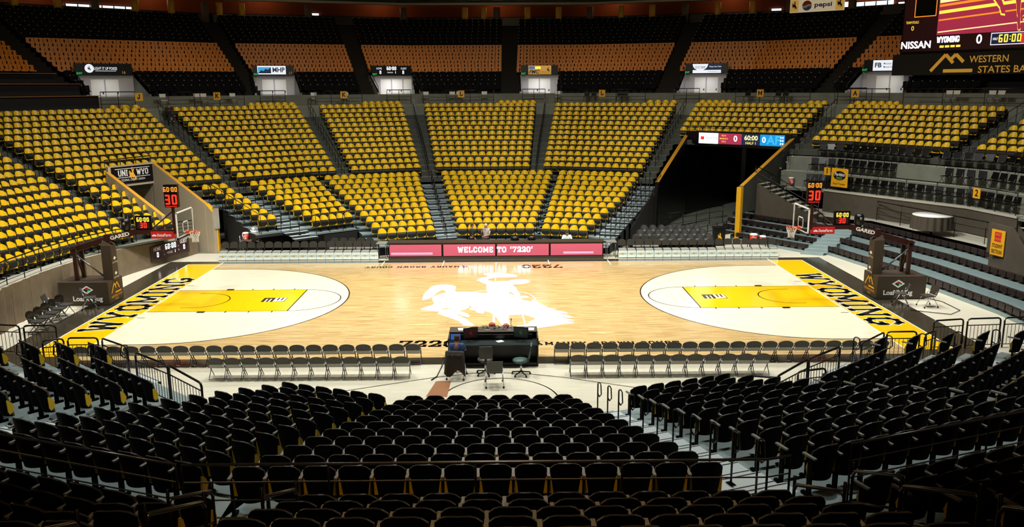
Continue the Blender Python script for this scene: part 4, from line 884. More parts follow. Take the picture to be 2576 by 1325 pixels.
PL = ['round-logo light sign, black panel over the leftmost upper tunnel', 'blue mountain sign, lit white panel reading MHP', 'small clock board, HOME and GUEST over the third tunnel', 'orange landscape sign, lit panel reading PMC',
      'white bowl sign, lit navy panel over a tunnel', 'white insurance sign, lit panel near the big video board']
for i, ((a, b_), lb, dr) in enumerate(zip(PORT, PL, (dr16, dr17, dr18, dr19, dr20, dr21))): portal(i, a, b_, lb, dr)
def wr(a, b_, label): railing('walkway_railing', label, [PT(a+(b_-a)*k/3, 32.6, 7.7) for k in range(4)], nr=2, sp=1.9)
for a, b_, nm in ((-41.6, -32.5, 'K next to the blue mountain sign'), (-23.8, -17.8, 'K next to the small clock board'), (-9.8, -.5, 'L in the middle'), (8.0, 19.6, 'L right of the orange sign'), (30.9, 40.2, 'M'), (50.5, 64, 'folding chairs under the video board'), (43.4, 49, 'A')):
    wr(a, b_, 'black walkway railing by the letter %s' % nm if len(nm) < 40 and 'folding' not in nm else 'black walkway railing by the folding chairs under the video board')
for th, c, nm in ((-44.9, 'J', 'leftmost'), (-35.9, 'K', 'left of the blue mountain sign'), (-20.2, 'K', 'left of the small clock board'), (-4.8, 'L', 'left of the orange sign'), (13.9, 'L', 'right of the orange sign'), (34.1, 'M', 'above the dark tunnel'), (45.4, 'A', 'below the white insurance sign')):
    ex, ey = ring_axes(seg(th)); board('letter_sign', 'yellow letter %s sign on the walkway rail %s' % (c, nm), 'sign', PT(th, 32.5, 8.45), ex, ey, .5, .52, .025, 'gold', (lambda C: lambda f_, fr: (slab(f_, C, 0, -.15, .32, fr, 'black', t=.2, xs=.8) if C in GL else ftext(f_, C, 0, -.15, .32, fr, 'black')))(c))
fc = None
def folding_chair():
    out = []; b = MB(); b.box((0, -.2, .78), (.44, .03, .24), 'chair_light'); out.append(('backrest', b)); b = MB(); b.box((0, .03, .45), (.44, .4, .04), 'chair_light'); out.append(('seat', b))
    b = MB()
    for s in (-1, 1): b.tube([(s*.22, .26, 0), (s*.22, -.12, .5), (s*.22, -.21, .9)], .012, 'gray_plastic', 5); b.tube([(s*.22, -.26, 0), (s*.22, .12, .45)], .012, 'gray_plastic', 5)
    b.tube([(-.22, .2, .1), (.22, .2, .1)], .01, 'gray_plastic', 4); out.append(('frame', b)); return out
CN = ['left of the first K sign, outermost', 'left of the first K sign, pair, outer', 'left of the first K sign, pair, inner', 'right of the first K sign', 'left of the second K sign', 'beside the left aisle of the middle stand', 'left of the first L sign, outermost',
      'left of the first L sign, outer of a pair', 'behind the first L sign', 'right of the first L sign', 'beside the orange sign tunnel', 'under the video board, outer', 'under the video board, beside its twin', 'right under the video board, inner', 'right under the video board, last']
for th, nm in zip((-41.5, -37.6, -36.8, -33.3, -23.6, -19.6, -9.3, -5.9, -5.0, -1.7, 7.9, 54.6, 55.4, 59.1, 60.0), CN):
    p = PT(th, 33.6, 7.76); lab = 'light folding chair on the walkway, '+nm
    if fc is None: fc = assemble('folding_chair', lab, 'chair', folding_chair(), p, RZ(seg(th)), 'light folding chairs on the walkway')
    else: put(fc, p, RZ(seg(th)), lab)
for th, nm in zip((11.6, 12.5, 15.9, 16.6, 31.8, 35.6, 36.5), ('left of the second L sign', 'close to the second L sign', 'right of the second L sign', 'by the aisle right of the second L sign', 'left of the M sign', 'right of the M sign', 'second right of the M sign')):
    put(bc, PT(th, 33.6, 7.76), RZ(seg(th)), 'black padded chair on the walkway, '+nm, 'black padded chairs on the walkway')

# ---------------------------------------------------------------- video board, banners
ex, ey = ring_axes(60)
def draw_big(f_, fr):
    f_.quad2(-5.1, -2.6, 5.1, 2.8, fr, 'led_maroon', .002)
    for y0, y1, m in ((2.15, 2.45, 'led_white'), (1.9, 2.05, 'led_lav'), (.55, 1.45, 'led_cream'), (.3, .45, 'led_orange'), (-.15, .05, 'led_yellow'), (-.6, -.5, 'led_orange'), (-1.35, -1.28, 'led_cream')):
        f_.poly2([(-2.55, y0-.1), (5.1, y0+.35), (5.1, y1+.35), (-2.55, y1-.1)], fr, m, .004)
    f_.quad2(-5.1, -1.8, -2.6, 2.8, fr, 'led_dark', .006); f_.quad2(-4.35, -.35, -2.75, 2.15, fr, 'led_orange', .008); f_.quad2(-4.29, -.29, -2.81, 2.09, fr, 'black', .009)
    ftext(f_, 'PTS AST REB FLS', -3.4, 2.35, .27, fr, 'led_yellow', .008, wid=1.85); ftext(f_, 'TEAM FOULS', -4.45, -.75, .17, fr, 'led_yellow', .008, wid=.95); ftext(f_, '0', -4.4, -1.2, .3, fr, 'led_yellow', .008)
    minilogo(f_, fr, -4.75, 2.55, .5, 'led_red', .008)
    minilogo(f_, fr, 2.35, 2.0, 7.4, 'led_yellow', .008, scale=11); minilogo(f_, fr, 2.35, 2.0, 7.1, 'led_maroon', .011)
    f_.quad2(-5.1, -2.6, 5.1, -1.6, fr, 'led_dark', .013); ftext(f_, 'NISSAN', -4.05, -2.38, .45, fr, 'led_white', .016, bold=.03, wid=2.2); slab(f_, 'WYOMING', -1.75, -2.1, .4, fr, 'led_white', t=.2, off=.016, xs=.5)
    for k in range(4): f_.quad2(-2.3+k*.38, -2.42, -2.0+k*.38, -2.28, fr, 'led_yellow', .016)
    ftext(f_, '0', .35, -2.25, .55, fr, 'led_white', .016, bold=.02); f_.quad2(1.1, -2.4, 3.6, -1.65, fr, 'led_lav', .015); f_.quad2(1.15, -2.35, 3.55, -1.7, fr, 'sign_navy', .017)
    ftext(f_, 'HALF 1', 1.45, -2.1, .16, fr, 'led_white', .02, wid=.4); seg7(f_, '60:00', 2.3, -2.25, .48, fr, 'led_yellow', .02); f_.quad2(2.95, -2.3, 3.5, -1.75, fr, 'led_red', .02); seg7(f_, '30', 3.22, -2.22, .4, fr, 'led_maroon', .023)
    f_.quad2(3.75, -2.5, 5.1, -1.6, fr, 'led_blue', .016); ftext(f_, '0', 4.35, -2.25, .5, fr, 'led_white', .02)
board('video_board', 'large maroon video scoreboard with a bucking horse at upper right', 'scoreboard', P3(60, 36, -3.35, 13.6), ex, ey, 10.4, 5.7, .5, 'black', draw_big)
def draw_wsb(f_, fr):
    k = 'lit_gold'
    def st(a, b, w_=.11):
        dx, dy = b[0]-a[0], b[1]-a[1]; L = math.hypot(dx, dy); nx, ny = -dy/L*w_, dx/L*w_; f_.poly2([(a[0]+nx, a[1]+ny), (a[0]-nx, a[1]-ny), (b[0]-nx, b[1]-ny), (b[0]+nx, b[1]+ny)], fr, k, .004)
    for a, b_ in (((-2.6, -.45), (-1.6, .6)), ((-1.6, .6), (-1.05, .05)), ((-1.3, .2), (-.9, .6)), ((-.9, .6), (-.35, .1)), ((-1.7, -.45), (.3, -.45))): st(a, b_)
    ftext(f_, 'WESTERN', 1.3, .05, .42, fr, k, .004, bold=.01, wid=2.5); ftext(f_, 'STATES BANK', 2.6, -.6, .42, fr, k, .004, bold=.01, wid=3.9)
board('bank_banner', 'black banner with gold mountains below the video scoreboard', 'banner', P3(60, 35.7, -3.35, 10.25), ex, ey, 11, 1.4, .25, 'curtain_dark', draw_wsb)
ex, ey = ring_axes(40)
def draw_pep(f_, fr):
    for s in (-1, 1): f_.quad2(s*1.95-.35, -.5, s*1.95+.35, .5, fr, 'sign_gold', .003); minilogo(f_, fr, s*1.95, .05, .75, 'paint_black', .006)
    C_ = [(-.85+.42*math.cos(a*pi/12), .42*math.sin(a*pi/12)) for a in range(24)]; f_.poly2(C_, fr, 'white', .004)
    f_.poly2([(-.85+.42*math.cos(a*pi/12), .42*math.sin(a*pi/12)) for a in range(1, 13)]+[(-1.05, .0), (-.75, .12)], fr, 'red', .006); f_.poly2([(-.85+.42*math.cos(a*pi/12), .42*math.sin(a*pi/12)) for a in range(14, 24)]+[(-.7, -.05), (-.95, -.2)], fr, 'sign_navy', .006)
    ftext(f_, 'pepsi', .55, -.14, .36, fr, 'sign_navy', .004, wid=1.5, bold=.03)
board('soda_banner', 'pale banner with red and blue globe between two riders, under the roof', 'banner', P3(40, 47.5, -5.3, 15.45), ex, ey, 4.7, 1.1, .06, 'sign_cream', draw_pep)

# ---------------------------------------------------------------- railings of the stands
for th, n0, n1, nm in ((-65.4, 1, 17, 'in the left stand aisle'), (-43.3, 1, 13, 'in the aisle left of the first K sign'), (-25, 1, 13, 'in the aisle under the blue mountain sign'), (-11.2, 1, 13, 'in the aisle under the small clock board'),
                       (6.45, 1, 13, 'in the aisle under the orange sign'), (25.1, 1, 11, 'in the aisle beside the dark tunnel'), (43.8, 1, 10, 'in the aisle right of the dark tunnel'), (64.4, 1, 8, 'in the right end aisle')):
    railing('aisle_railing', 'black stair railing '+nm, [PT(th, Df(n1)-.3, Tf(n1)), PT(th, Df(n0)+.2, Tf(n0)+.25)], h=.95, nr=2, sp=.83, r=.018, group='black stair railings of the far stands')
    b = MB()
    for n in range(n0, n1+1): p = PT(th, Df(n)-.56, Tf(n)); b.box((p.x, p.y, p.z-.05), (.12, .03, .04), 'dot', RZ(seg(th)))
    tag(b.build('step_lights'), 'tiny white step lights %s' % nm, 'light', 'step lights of the aisles', 'stuff')
railing('stand_railing', 'low black rail in front of the middle far stand', [PT(a, 22.1, 3.25) for a in (-9.9, -5, 0, 4.9)], h=.7, nr=2, sp=1.7, r=.016)
railing('stand_railing', 'low black rail in front of the stand left of the dark tunnel', [PT(8, 22.1, 3.25), PT(9.9, 22.1, 3.25), PT(10.1, 22.1, 3.25), PT(23.6, 22.1, 3.25)], h=.7, nr=2, sp=1.7, r=.016)
railing('stand_railing', 'low black rail in front of the stand below the small clock board', [PT(-23.6, 22.1, 3.25), PT(-12.8, 22.1, 3.25)], h=.7, nr=2, sp=1.7, r=.016)
railing('stand_railing', 'low black rail in front of the stand below the blue mountain sign', [PT(-41.6, 22.1, 3.25), PT(-30.1, 22.1, 3.25), PT(-26.6, 22.1, 3.25)], h=.7, nr=2, sp=1.7, r=.016)
railing('stand_railing', 'black rail on top of the LED ribbon board', [P3(40, 27.3, -6.0, 5.75), P3(40, 27.3, 1.1, 5.75)], h=.5, nr=2, sp=.85, r=.016)
# looped handrail posts on the telescopic stairs
lp = MB(); lp.tube([(0, 0, 0), (0, 0, .95)], .02, 'rail', 6)
for a, b_ in (((0, 0, .62), (0, .22, .66)), ): pass
lp.tube([(0, 0, .93)]+[(0, -.09-.09*math.cos(rad(a)), .93+.07*math.sin(rad(a))) for a in range(150, 20, -30)]+[(0, -.02-.18, .72)]+[(0, -.1, .62), (0, -.01, .66)], .017, 'rail', 6)
lp.box((0, 0, .01), (.1, .16, .02), 'rail'); lpme = lp.mesh('handrail_post')
def loops(phi, rows, uf, nm, group):
    for i in rows:
        D = Dr(i); p = P3(phi, D-.42, uf(i, D), Tr(i)); o = link('handrail_post', lpme, None, p, RZ(phi)); tag(o, 'black looped handrail post, %s step up, %s' % (nth(i), nm), 'railing', group)
loops(160, range(1, 12), lambda i, D: (J(D)+.97+.144*(i-1))/2+.05, 'silver stair in the near stand', 'looped posts on the near silver stair')
loops(-20, range(1, 12), lambda i, D: J(D)-.55, 'wide stair of the far stand', 'looped posts on the far wide stair')
loops(-40, range(4, 12), lambda i, D: -.75-.1*(i-4), 'stair over the left bench', 'looped posts on the far corner stair')
loops(20, range(1, 12), lambda i, D: 1.15+.11*i, 'stair beside the dark tunnel', 'looped posts on the tunnel stair')
loops(220, range(3, 8), lambda i, D: 1.0+.07*(i-4), 'near corner stair at left', 'looped posts on the near left corner stair')
loops(140, range(3, 8), lambda i, D: -1.3-.13*(i-4), 'near corner stair at right', 'looped posts on the near right corner stair')
railing('stair_railing', 'black railing down the open side of the stair by the tunnel', [P3(20, Dr(1)-.5, 1.85, Tr(1)), P3(20, Dr(11), 2.95, Tr(11))], nr=3, sp=.8, r=.016)
railing('block_railing', 'black railing in front of the far corner block over the cart', [P3(-40, 14.85, .1, Tr(4)), P3(-40, 14.85, 2.5, Tr(4))], nr=2, sp=.8, r=.018, bars=.12)
railing('block_railing', 'black railing descending beside the short far rows', [P3(-40, 15.7, -2.65, Tr(5)), P3(-40, 20.5, -3.3, Tr(11))], nr=3, sp=.8, r=.018, bars=.14)
railing('block_railing', 'black railing at the foot of the far corner stair', [P3(-40, 15.6, -2.6, Tr(5)), P3(-40, 15.6, -1.5, Tr(5))], nr=3, sp=.8, r=.018)
# near barriers
def barrier(label, a, b_, h=1.07, hb=None, bars=.13, drop=0, group='tubular barriers around the near stands'):
    a = Vector(a); b_ = Vector(b_); t = thing('crowd_barrier', label, 'barrier', a, 0, group); d = b_-a; hd = Vector((d.x, d.y, 0)).normalized(); r = .1; up = Vector((0, 0, 1)); ups = d
    hB = h if hb is None else hb
    A0, B0 = Vector((0, 0, 0)), d; P = [A0, A0+up*(h-r), A0+up*(h-r*.3)+d.normalized()*r*.3, A0+up*h+d.normalized()*r, B0+up*hB-d.normalized()*r, B0+up*(hB-r*.3)-d.normalized()*r*.3, B0+up*(hB-r), B0]
    MB().tube(P, .03, 'rail', 8).build('frame', t)
    MB().tube([A0+up*(h*.78), B0+up*(hB*.78)], .018, 'rail', 6).build('cross_rail', t); MB().tube([A0+up*.12, B0+up*.12], .015, 'rail', 6).build('cross_rail', t)
    b = MB(); n = max(2, int(d.length/bars))
    for k in range(1, n): q = d*(k/n); b.tube([q+up*.12, q+up*((h+(hB-h)*k/n)*.78)], .009, 'rail', 4, cap=False)
    tag(b.build('bars', t), kind='stuff')
barrier('black tubular barrier over the yellow corner of the court at left', (-13.84, -8.9, 0), (-12.86, -8.9, 0))
barrier('black tubular barrier sloping beside the left corner of the court', (-12.7, -8.95, 0), (-11.5, -9.9, 0))
barrier('short black barrier just left of the yellow court corner', (-14.5, -9.2, 0), (-13.95, -8.95, 0))
barrier('black tubular barrier before the curtain wall at left', (-16.1, -7.4, 0), (-15.0, -7.4, 0)); barrier('black tubular barrier at the left picture edge', (-17.4, -7.2, 0), (-16.25, -7.4, 0))
barrier('long black barrier in front of the near left corner seats', P3(220, 14.7, -.5, Tr(4)-.1), P3(220, 14.7, -2.1, Tr(4)-.1)); barrier('black barrier at the inner end of the near left corner seats', P3(220, 14.7, -2.15, Tr(4)-.1), P3(220, 14.7, -3.6, Tr(4)-.1), hb=.95)
barrier('black barrier standing at the foot of the left near stair', P3(200, 13.6, 1.15, .3), P3(200, 13.35, 2.1, .3)); barrier('black barrier beside the left near block', P3(200, 13.1, .3, .1), P3(200, 13.4, 1.1, .3))
barrier('long black barrier in front of the near right corner seats', P3(140, 14.7, .5, Tr(4)-.1), P3(140, 14.7, 2.0, Tr(4)-.1)); barrier('black barrier at the inner end of the near right corner seats', P3(140, 14.7, 2.05, Tr(4)-.1), P3(140, 14.7, 3.4, Tr(4)-.1), hb=.95)
barrier('low black barrier by the blue bag at right', (8.35, -13.75, .35), (9.2, -13.5, .35)); barrier('low black barrier behind the last courtside chairs', (7.2, -13.3, .2), (7.95, -13.5, .2), h=.95)
barrier('black tubular barrier over the yellow corner of the court at right', (12.97, -8.95, 0), (13.95, -8.95, 0)); barrier('black tubular barrier sloping at the right corner of the court', (11.6, -10.2, 0), (12.85, -9.0, 0))
barrier('short black barrier right of the yellow court corner', (14.05, -9.3, 0), (14.6, -8.9, 0)); barrier('black tubular barrier on the pale floor at right, first', (15.15, -7.7, 0), (16.28, -7.5, 0))
barrier('black tubular barrier on the pale floor at right, second', (16.43, -7.5, 0), (17.64, -7.4, 0)); barrier('black tubular barrier on the pale floor at right, third', (17.78, -7.4, 0), (18.9, -7.3, 0))
railing('deck_railing', 'black four-bar railing crossing the near centre seats', [PT(169.2, 22.02, 3.2), PT(170.1, 22.02, 3.2)]+[PT(a, 22.02, 3.2) for a in (175, 180, 185, 189.9)], h=1.05, nr=4, sp=1.85, r=.017, mt='rail_highlight')  # mt paints the rails lighter, imitating bright highlight lines on black bars
railing('deck_railing', 'black four-bar railing crossing the near seats at left', [PT(a, 22.02, 3.2) for a in (190.1, 196, 202, 209.9)]+[PT(216, 22.02, 3.2)], h=1.05, nr=4, sp=1.85, r=.017, mt='rail_highlight')
railing('deck_railing', 'black four-bar railing crossing the near seats at right', [PT(a, 22.02, 3.2) for a in (166.6, 160, 155, 150.1)]+[PT(145, 22.02, 3.2)], h=1.05, nr=4, sp=1.85, r=.017, mt='rail_highlight')
def handrail(label, th, D0, D1, off=0):
    k = seg(th); u = lambda D: D*math.tan(rad(th-k))+off; z = lambda D: 3.29+.408*(D-22.76)
    a, b_ = P3(k, D0, u(D0), z(D0)), P3(k, D1, u(D1), z(D1)); t = thing('aisle_handrail', label, 'railing', a, 0, 'short metal handrails in the near aisles'); d = b_-a; up = Vector((0, 0, 1))
    MB().tube([(0, 0, .88), up*.95+d*.05, up*.95+d*.95, d+up*.88], .024, 'rail_highlight', 8).build('top_rail', t); MB().tube([up*.5, d+up*.5], .018, 'rail', 6).build('lower_rail', t)  # top rail carries the same painted-in highlight
    for q in (Vector((0, 0, 0)), d): link('post', bpy.data.meshes['post'], t, q)
for th, nm in ((186.8, 'left near aisle'), (168.6, 'right near aisle')):
    for k_, (D0, D1, off) in enumerate(((22.5, 23.5, -.45), (23.9, 25.0, 0), (25.5, 26.6, .3), (22.6, 23.6, .55))):
        handrail('short metal handrail in the %s, %s' % (nm, ('closest to the railing', 'in the middle', 'highest up', 'outer side by the railing')[k_]), th, D0, D1, off)
handrail('short metal handrail among the orange-lit seats at far right', 155.4, 22.8, 24, 0); handrail('short metal handrail among the orange-lit seats at far left', 204.7, 23, 24.2, 0)

# ---------------------------------------------------------------- scorers' table
t = thing('scorers_table', 'long courtside table with pink LED front reading WELCOME TO 7220', 'table', (0, 8.4, 0))
b = MB(); b.box((0, .36, .93), (11.5, .8, .05), 'brownpad'); b.box((0, .02, .9), (11.5, .06, .12), 'brownpad'); b.build('table_top', t)
b = MB(); b.box((0, .3, .48), (11.4, .5, .84), 'black'); b.box((0, 0, .1), (11.42, .05, .2), 'brownpad'); b.build('body', t)
for k in range(4):
    x0 = -5.69+k*2.845; f_ = MB(); fr = frame((x0+1.42, -.035, .53), (1, 0, 0), (0, 0, 1)); f_.box((x0+1.42, -.005, .53), (2.8, .05, .68), 'black'); f_.quad2(-1.37, -.31, 1.37, .31, fr, 'led_pink', .003)
    for y, m in ((-.14, 'led_lav'), (-.17, 'led_lav'), (-.22, 'led_lav')):
        if k in (0, 3): f_.quad2(-1.3+.2*k, y, .9, y+.012, fr, m, .0045)
    f_.build('display', t)
b = MB(); slab(b, "WELCOME TO '7220'", 0, .40, .3, frame((-.05, -.047, 0), (1, 0, 0), (0, 0, 1)), 'led_white', t=.19, xs=.74, off=.0, sp=.26); b.build('lettering', t)
def box_thing(name, label, cat, loc, dims, m, rz=0, parts=()):
    t = thing(name, label, cat, loc, rz); b = MB(); b.box((0, 0, dims[2]/2), dims, m); b.build('body', t)
    for n_, c, d, mm in parts: b = MB(); b.box(c, d, mm); b.build(n_, t)
    return t
for x, s_ in ((-6.1, 'left'), (6.15, 'right')):
    t = thing('side_table', 'small white-topped table at the %s end of the LED table' % s_, 'table', (x, 8.9, 0)); MB().box((0, 0, .86), (.55, .7, .04), 'arm').build('table_top', t)
    for a, c in ((-.22, -.3), (.22, -.3), (-.22, .3), (.22, .3)): MB().tube([(a, c, 0), (a, c, .85)], .02, 'steel', 6).build('leg', t)
# bench chairs
def bench_chair(skirt=True):
    out = []; b = MB(); b.box((0, .02, .45), (.42, .42, .06), 'vinyl_seat'); out.append(('seat', b))
    b = MB(); n = 9; pr = [(-.21, 0), (.21, 0)]+[(.21*math.cos(a*pi/8), .20+.13*math.sin(a*pi/8)) for a in range(n)]
    b.extr([(x, -.19-.12*y, .62+y) for x, y in pr], (0, 0, 0), (0, -.05, 0), 'vinyl'); out.append(('backrest', b))
    b = MB(); minilogo(b, frame((0, -.222, .765), (-1, 0, 0), (0, -.12, 1)), 0, 0, .17, 'gold', .002); b.quad2(-.13, .125, .13, .165, frame((0, -.222, .765), (-1, 0, 0), (0, -.12, 1)), 'vinyl_seat', .002); out.append(('emblem', b))
    b = MB()
    for s in (-1, 1): b.tube([(s*.22, .22, 0), (s*.22, .1, .44), (s*.22, -.2, .63), (s*.215, -.23, .85)], .013, 'black', 5); b.tube([(s*.22, -.24, 0), (s*.22, -.05, .44)], .013, 'black', 5)
    out.append(('frame', b))
    if skirt:
        b = MB(); b.box((0, .255, .235), (.455, .02, .36), 'skirt'); ft = frame((0, .268, .24), (-1, 0, 0), (0, 0, 1)); ftext(b, 'UNIWYO', 0, -.03, .075, ft, 'vinyl', .002, wid=.36); minilogo(b, ft, 0, 0, .15, 'gold', .003); out.append(('banner_panel', b))
    return out
bpr = None
for side, x0, x1 in (('left', -14.5, -6.5), ('right', 6.75, 14.85)):
    for k in range(18):
        x = x0+(x1-x0)*k/17; lab = 'padded bench chair with rider emblem, %s from the %s end of the %s bench' % (nth(k+1 if side == 'left' else 18-k), 'outer', side)
        if bpr is None: bpr = assemble('bench_chair', lab, 'chair', bench_chair(), (x, 8.75, 0), pi, 'padded team bench chairs')
        else: put(bpr, (x, 8.75, 0), pi, lab)
bp2 = None
for x, s_ in [(-8.85+.48*k, 'left') for k in range(5)]+[(7.67+.48*k, 'right') for k in range(3)]:
    k = int(round((x-(-8.85 if s_ == 'left' else 7.67))/.48)); lab = 'padded chair standing behind the %s bench, %s from its left end' % (s_, nth(k+1))
    if bp2 is None: bp2 = assemble('bench_chair', lab, 'chair', bench_chair(False), (x, 9.75, 0), pi, 'padded chairs behind the benches')
    else: put(bp2, (x, 9.75, 0), pi, lab)
def recolor(b, mp):
    b.mats = [MATS[mp.get(m.name, m.name)] for m in b.mats]; return b
RC = {'shell_rim_glint': 'gray_plastic', 'shell': 'gray_plastic', 'yellow': 'gray_plastic', 'shell_far': 'gray_plastic', 'arm': 'gray_plastic'}
rs = MB()
for k in range(3): rs.box((9.75+.15*k, 10.5+.8*k, .05+.06*k), (5.2-.4*k, .8, .1+.12*k), 'black')
struct(rs, 'floor_riser')
gpr = None
for r_, (y, n, x0) in enumerate(((10.55, 9, 7.75), (11.35, 8, 8.1), (12.15, 7, 8.45))):
    for k in range(n):
        lab = 'dark grey flip-up seat behind the right bench, %s row back, %s from left' % (nth(r_+1), nth(k+1)); loc = (x0+.5*k, y, .1+.12*r_)
        if gpr is None: gpr = assemble('platform_seat', lab, 'seat', [('backrest', recolor(merge(shell_part()[0], pad_part()), RC)), ('seat', recolor(cushion_part(), RC)), ('armrest', recolor(arm_part(), RC))], loc, pi, 'dark grey seats behind the right bench')
        else: put(gpr, loc, pi, lab)
# near courtside chairs
def court_chair():
    out = []; b = MB(); n = 11; pr = [(-.21, 0), (.21, 0)]+[(.25*math.cos(a*pi/10), .12+.155*math.sin(a*pi/10)) for a in range(n)]
    b.extr([(x, -.2-.2*y+.18*x*x*2, .575+y) for x, y in pr], (0, 0, 0), (0, -.045, 0), 'vinyl'); out.append(('backrest', b))
    b = MB(); b.box((0, .03, .455), (.45, .44, .05), 'vinyl_seat'); b.add([(-.22, -.19, .46), (.22, -.19, .46), (.22, -.22, .585), (-.22, -.22, .585)], [(0, 1, 2, 3)], 'vinyl_seat'); out.append(('seat', b))
    b = MB()
    for s in (-1, 1): b.tube([(s*.235, .25, 0), (s*.235, -.12, .5), (s*.225, -.26, .72)], .014, 'gray_plastic', 5); b.tube([(s*.235, -.25, 0), (s*.235, .12, .44)], .014, 'steel', 5); b.box((s*.245, -.1, .6), (.03, .12, .03), 'chrome')
    b.tube([(-.23, -.22, .05), (.23, -.22, .05)], .01, 'steel', 5); out.append(('frame', b)); return out
cpr = None
def rowc(x0, dx, n, y, nm, mark):
    global cpr
    for k in range(n):
        lab = 'grey padded courtside chair, %s, %s from the %s' % (nm, nth(k+1), mark); loc = (x0+dx*k, y, .01)
        if cpr is None: cpr = assemble('courtside_chair', lab, 'chair', court_chair(), loc, 0, 'grey padded courtside chairs'); cpr.scale = (1, 1, .87)
        else: put(cpr, loc, 0, lab)
rowc(-2.62, -.545, 22, -8.55, 'front row at left', 'broadcast desk'); rowc(2.3, .53, 21, -8.55, 'front row at right', 'broadcast desk')
rowc(-2.85, -.53, 12, -9.85, 'back row at left', 'broadcast desk'); rowc(2.72, .53, 12, -9.85, 'back row at right', 'broadcast desk')
# sideline chairs at left
def arm_chair_yellow():
    out = court_chair(); out = [(n_, recolor(b, {'vinyl': 'black', 'vinyl_seat': 'gray_plastic', 'steel': 'black'})) for n_, b in out]; b = MB(); b.add([(-.06, -.265, .66), (.06, -.265, .66), (.08, -.24, .56), (-.05, -.24, .56)], [(0, 1, 2, 3)], 'gold'); fr = frame((0, -.235, .7), (-1, 0, 0), (0, -.2, 1)); b.quad2(-.07, -.13, .05, .04, fr, 'gold', .006); b.quad2(-.14, .07, .14, .11, fr, 'skirt', .006); return out+[('emblem', b)]
spr = None
for k in range(5):
    lab = 'black folding chair with yellow emblem at the left baseline, %s from the barrier' % nth(k+1); loc = (-17.15-.05*k, -4.75+.62*k, .02)
    if spr is None: spr = assemble('baseline_chair', lab, 'chair', arm_chair_yellow(), loc, rad(-90), 'black folding chairs at the left baseline')
    else: put(spr, loc, rad(-90)+random.uniform(-.15, .15), lab)

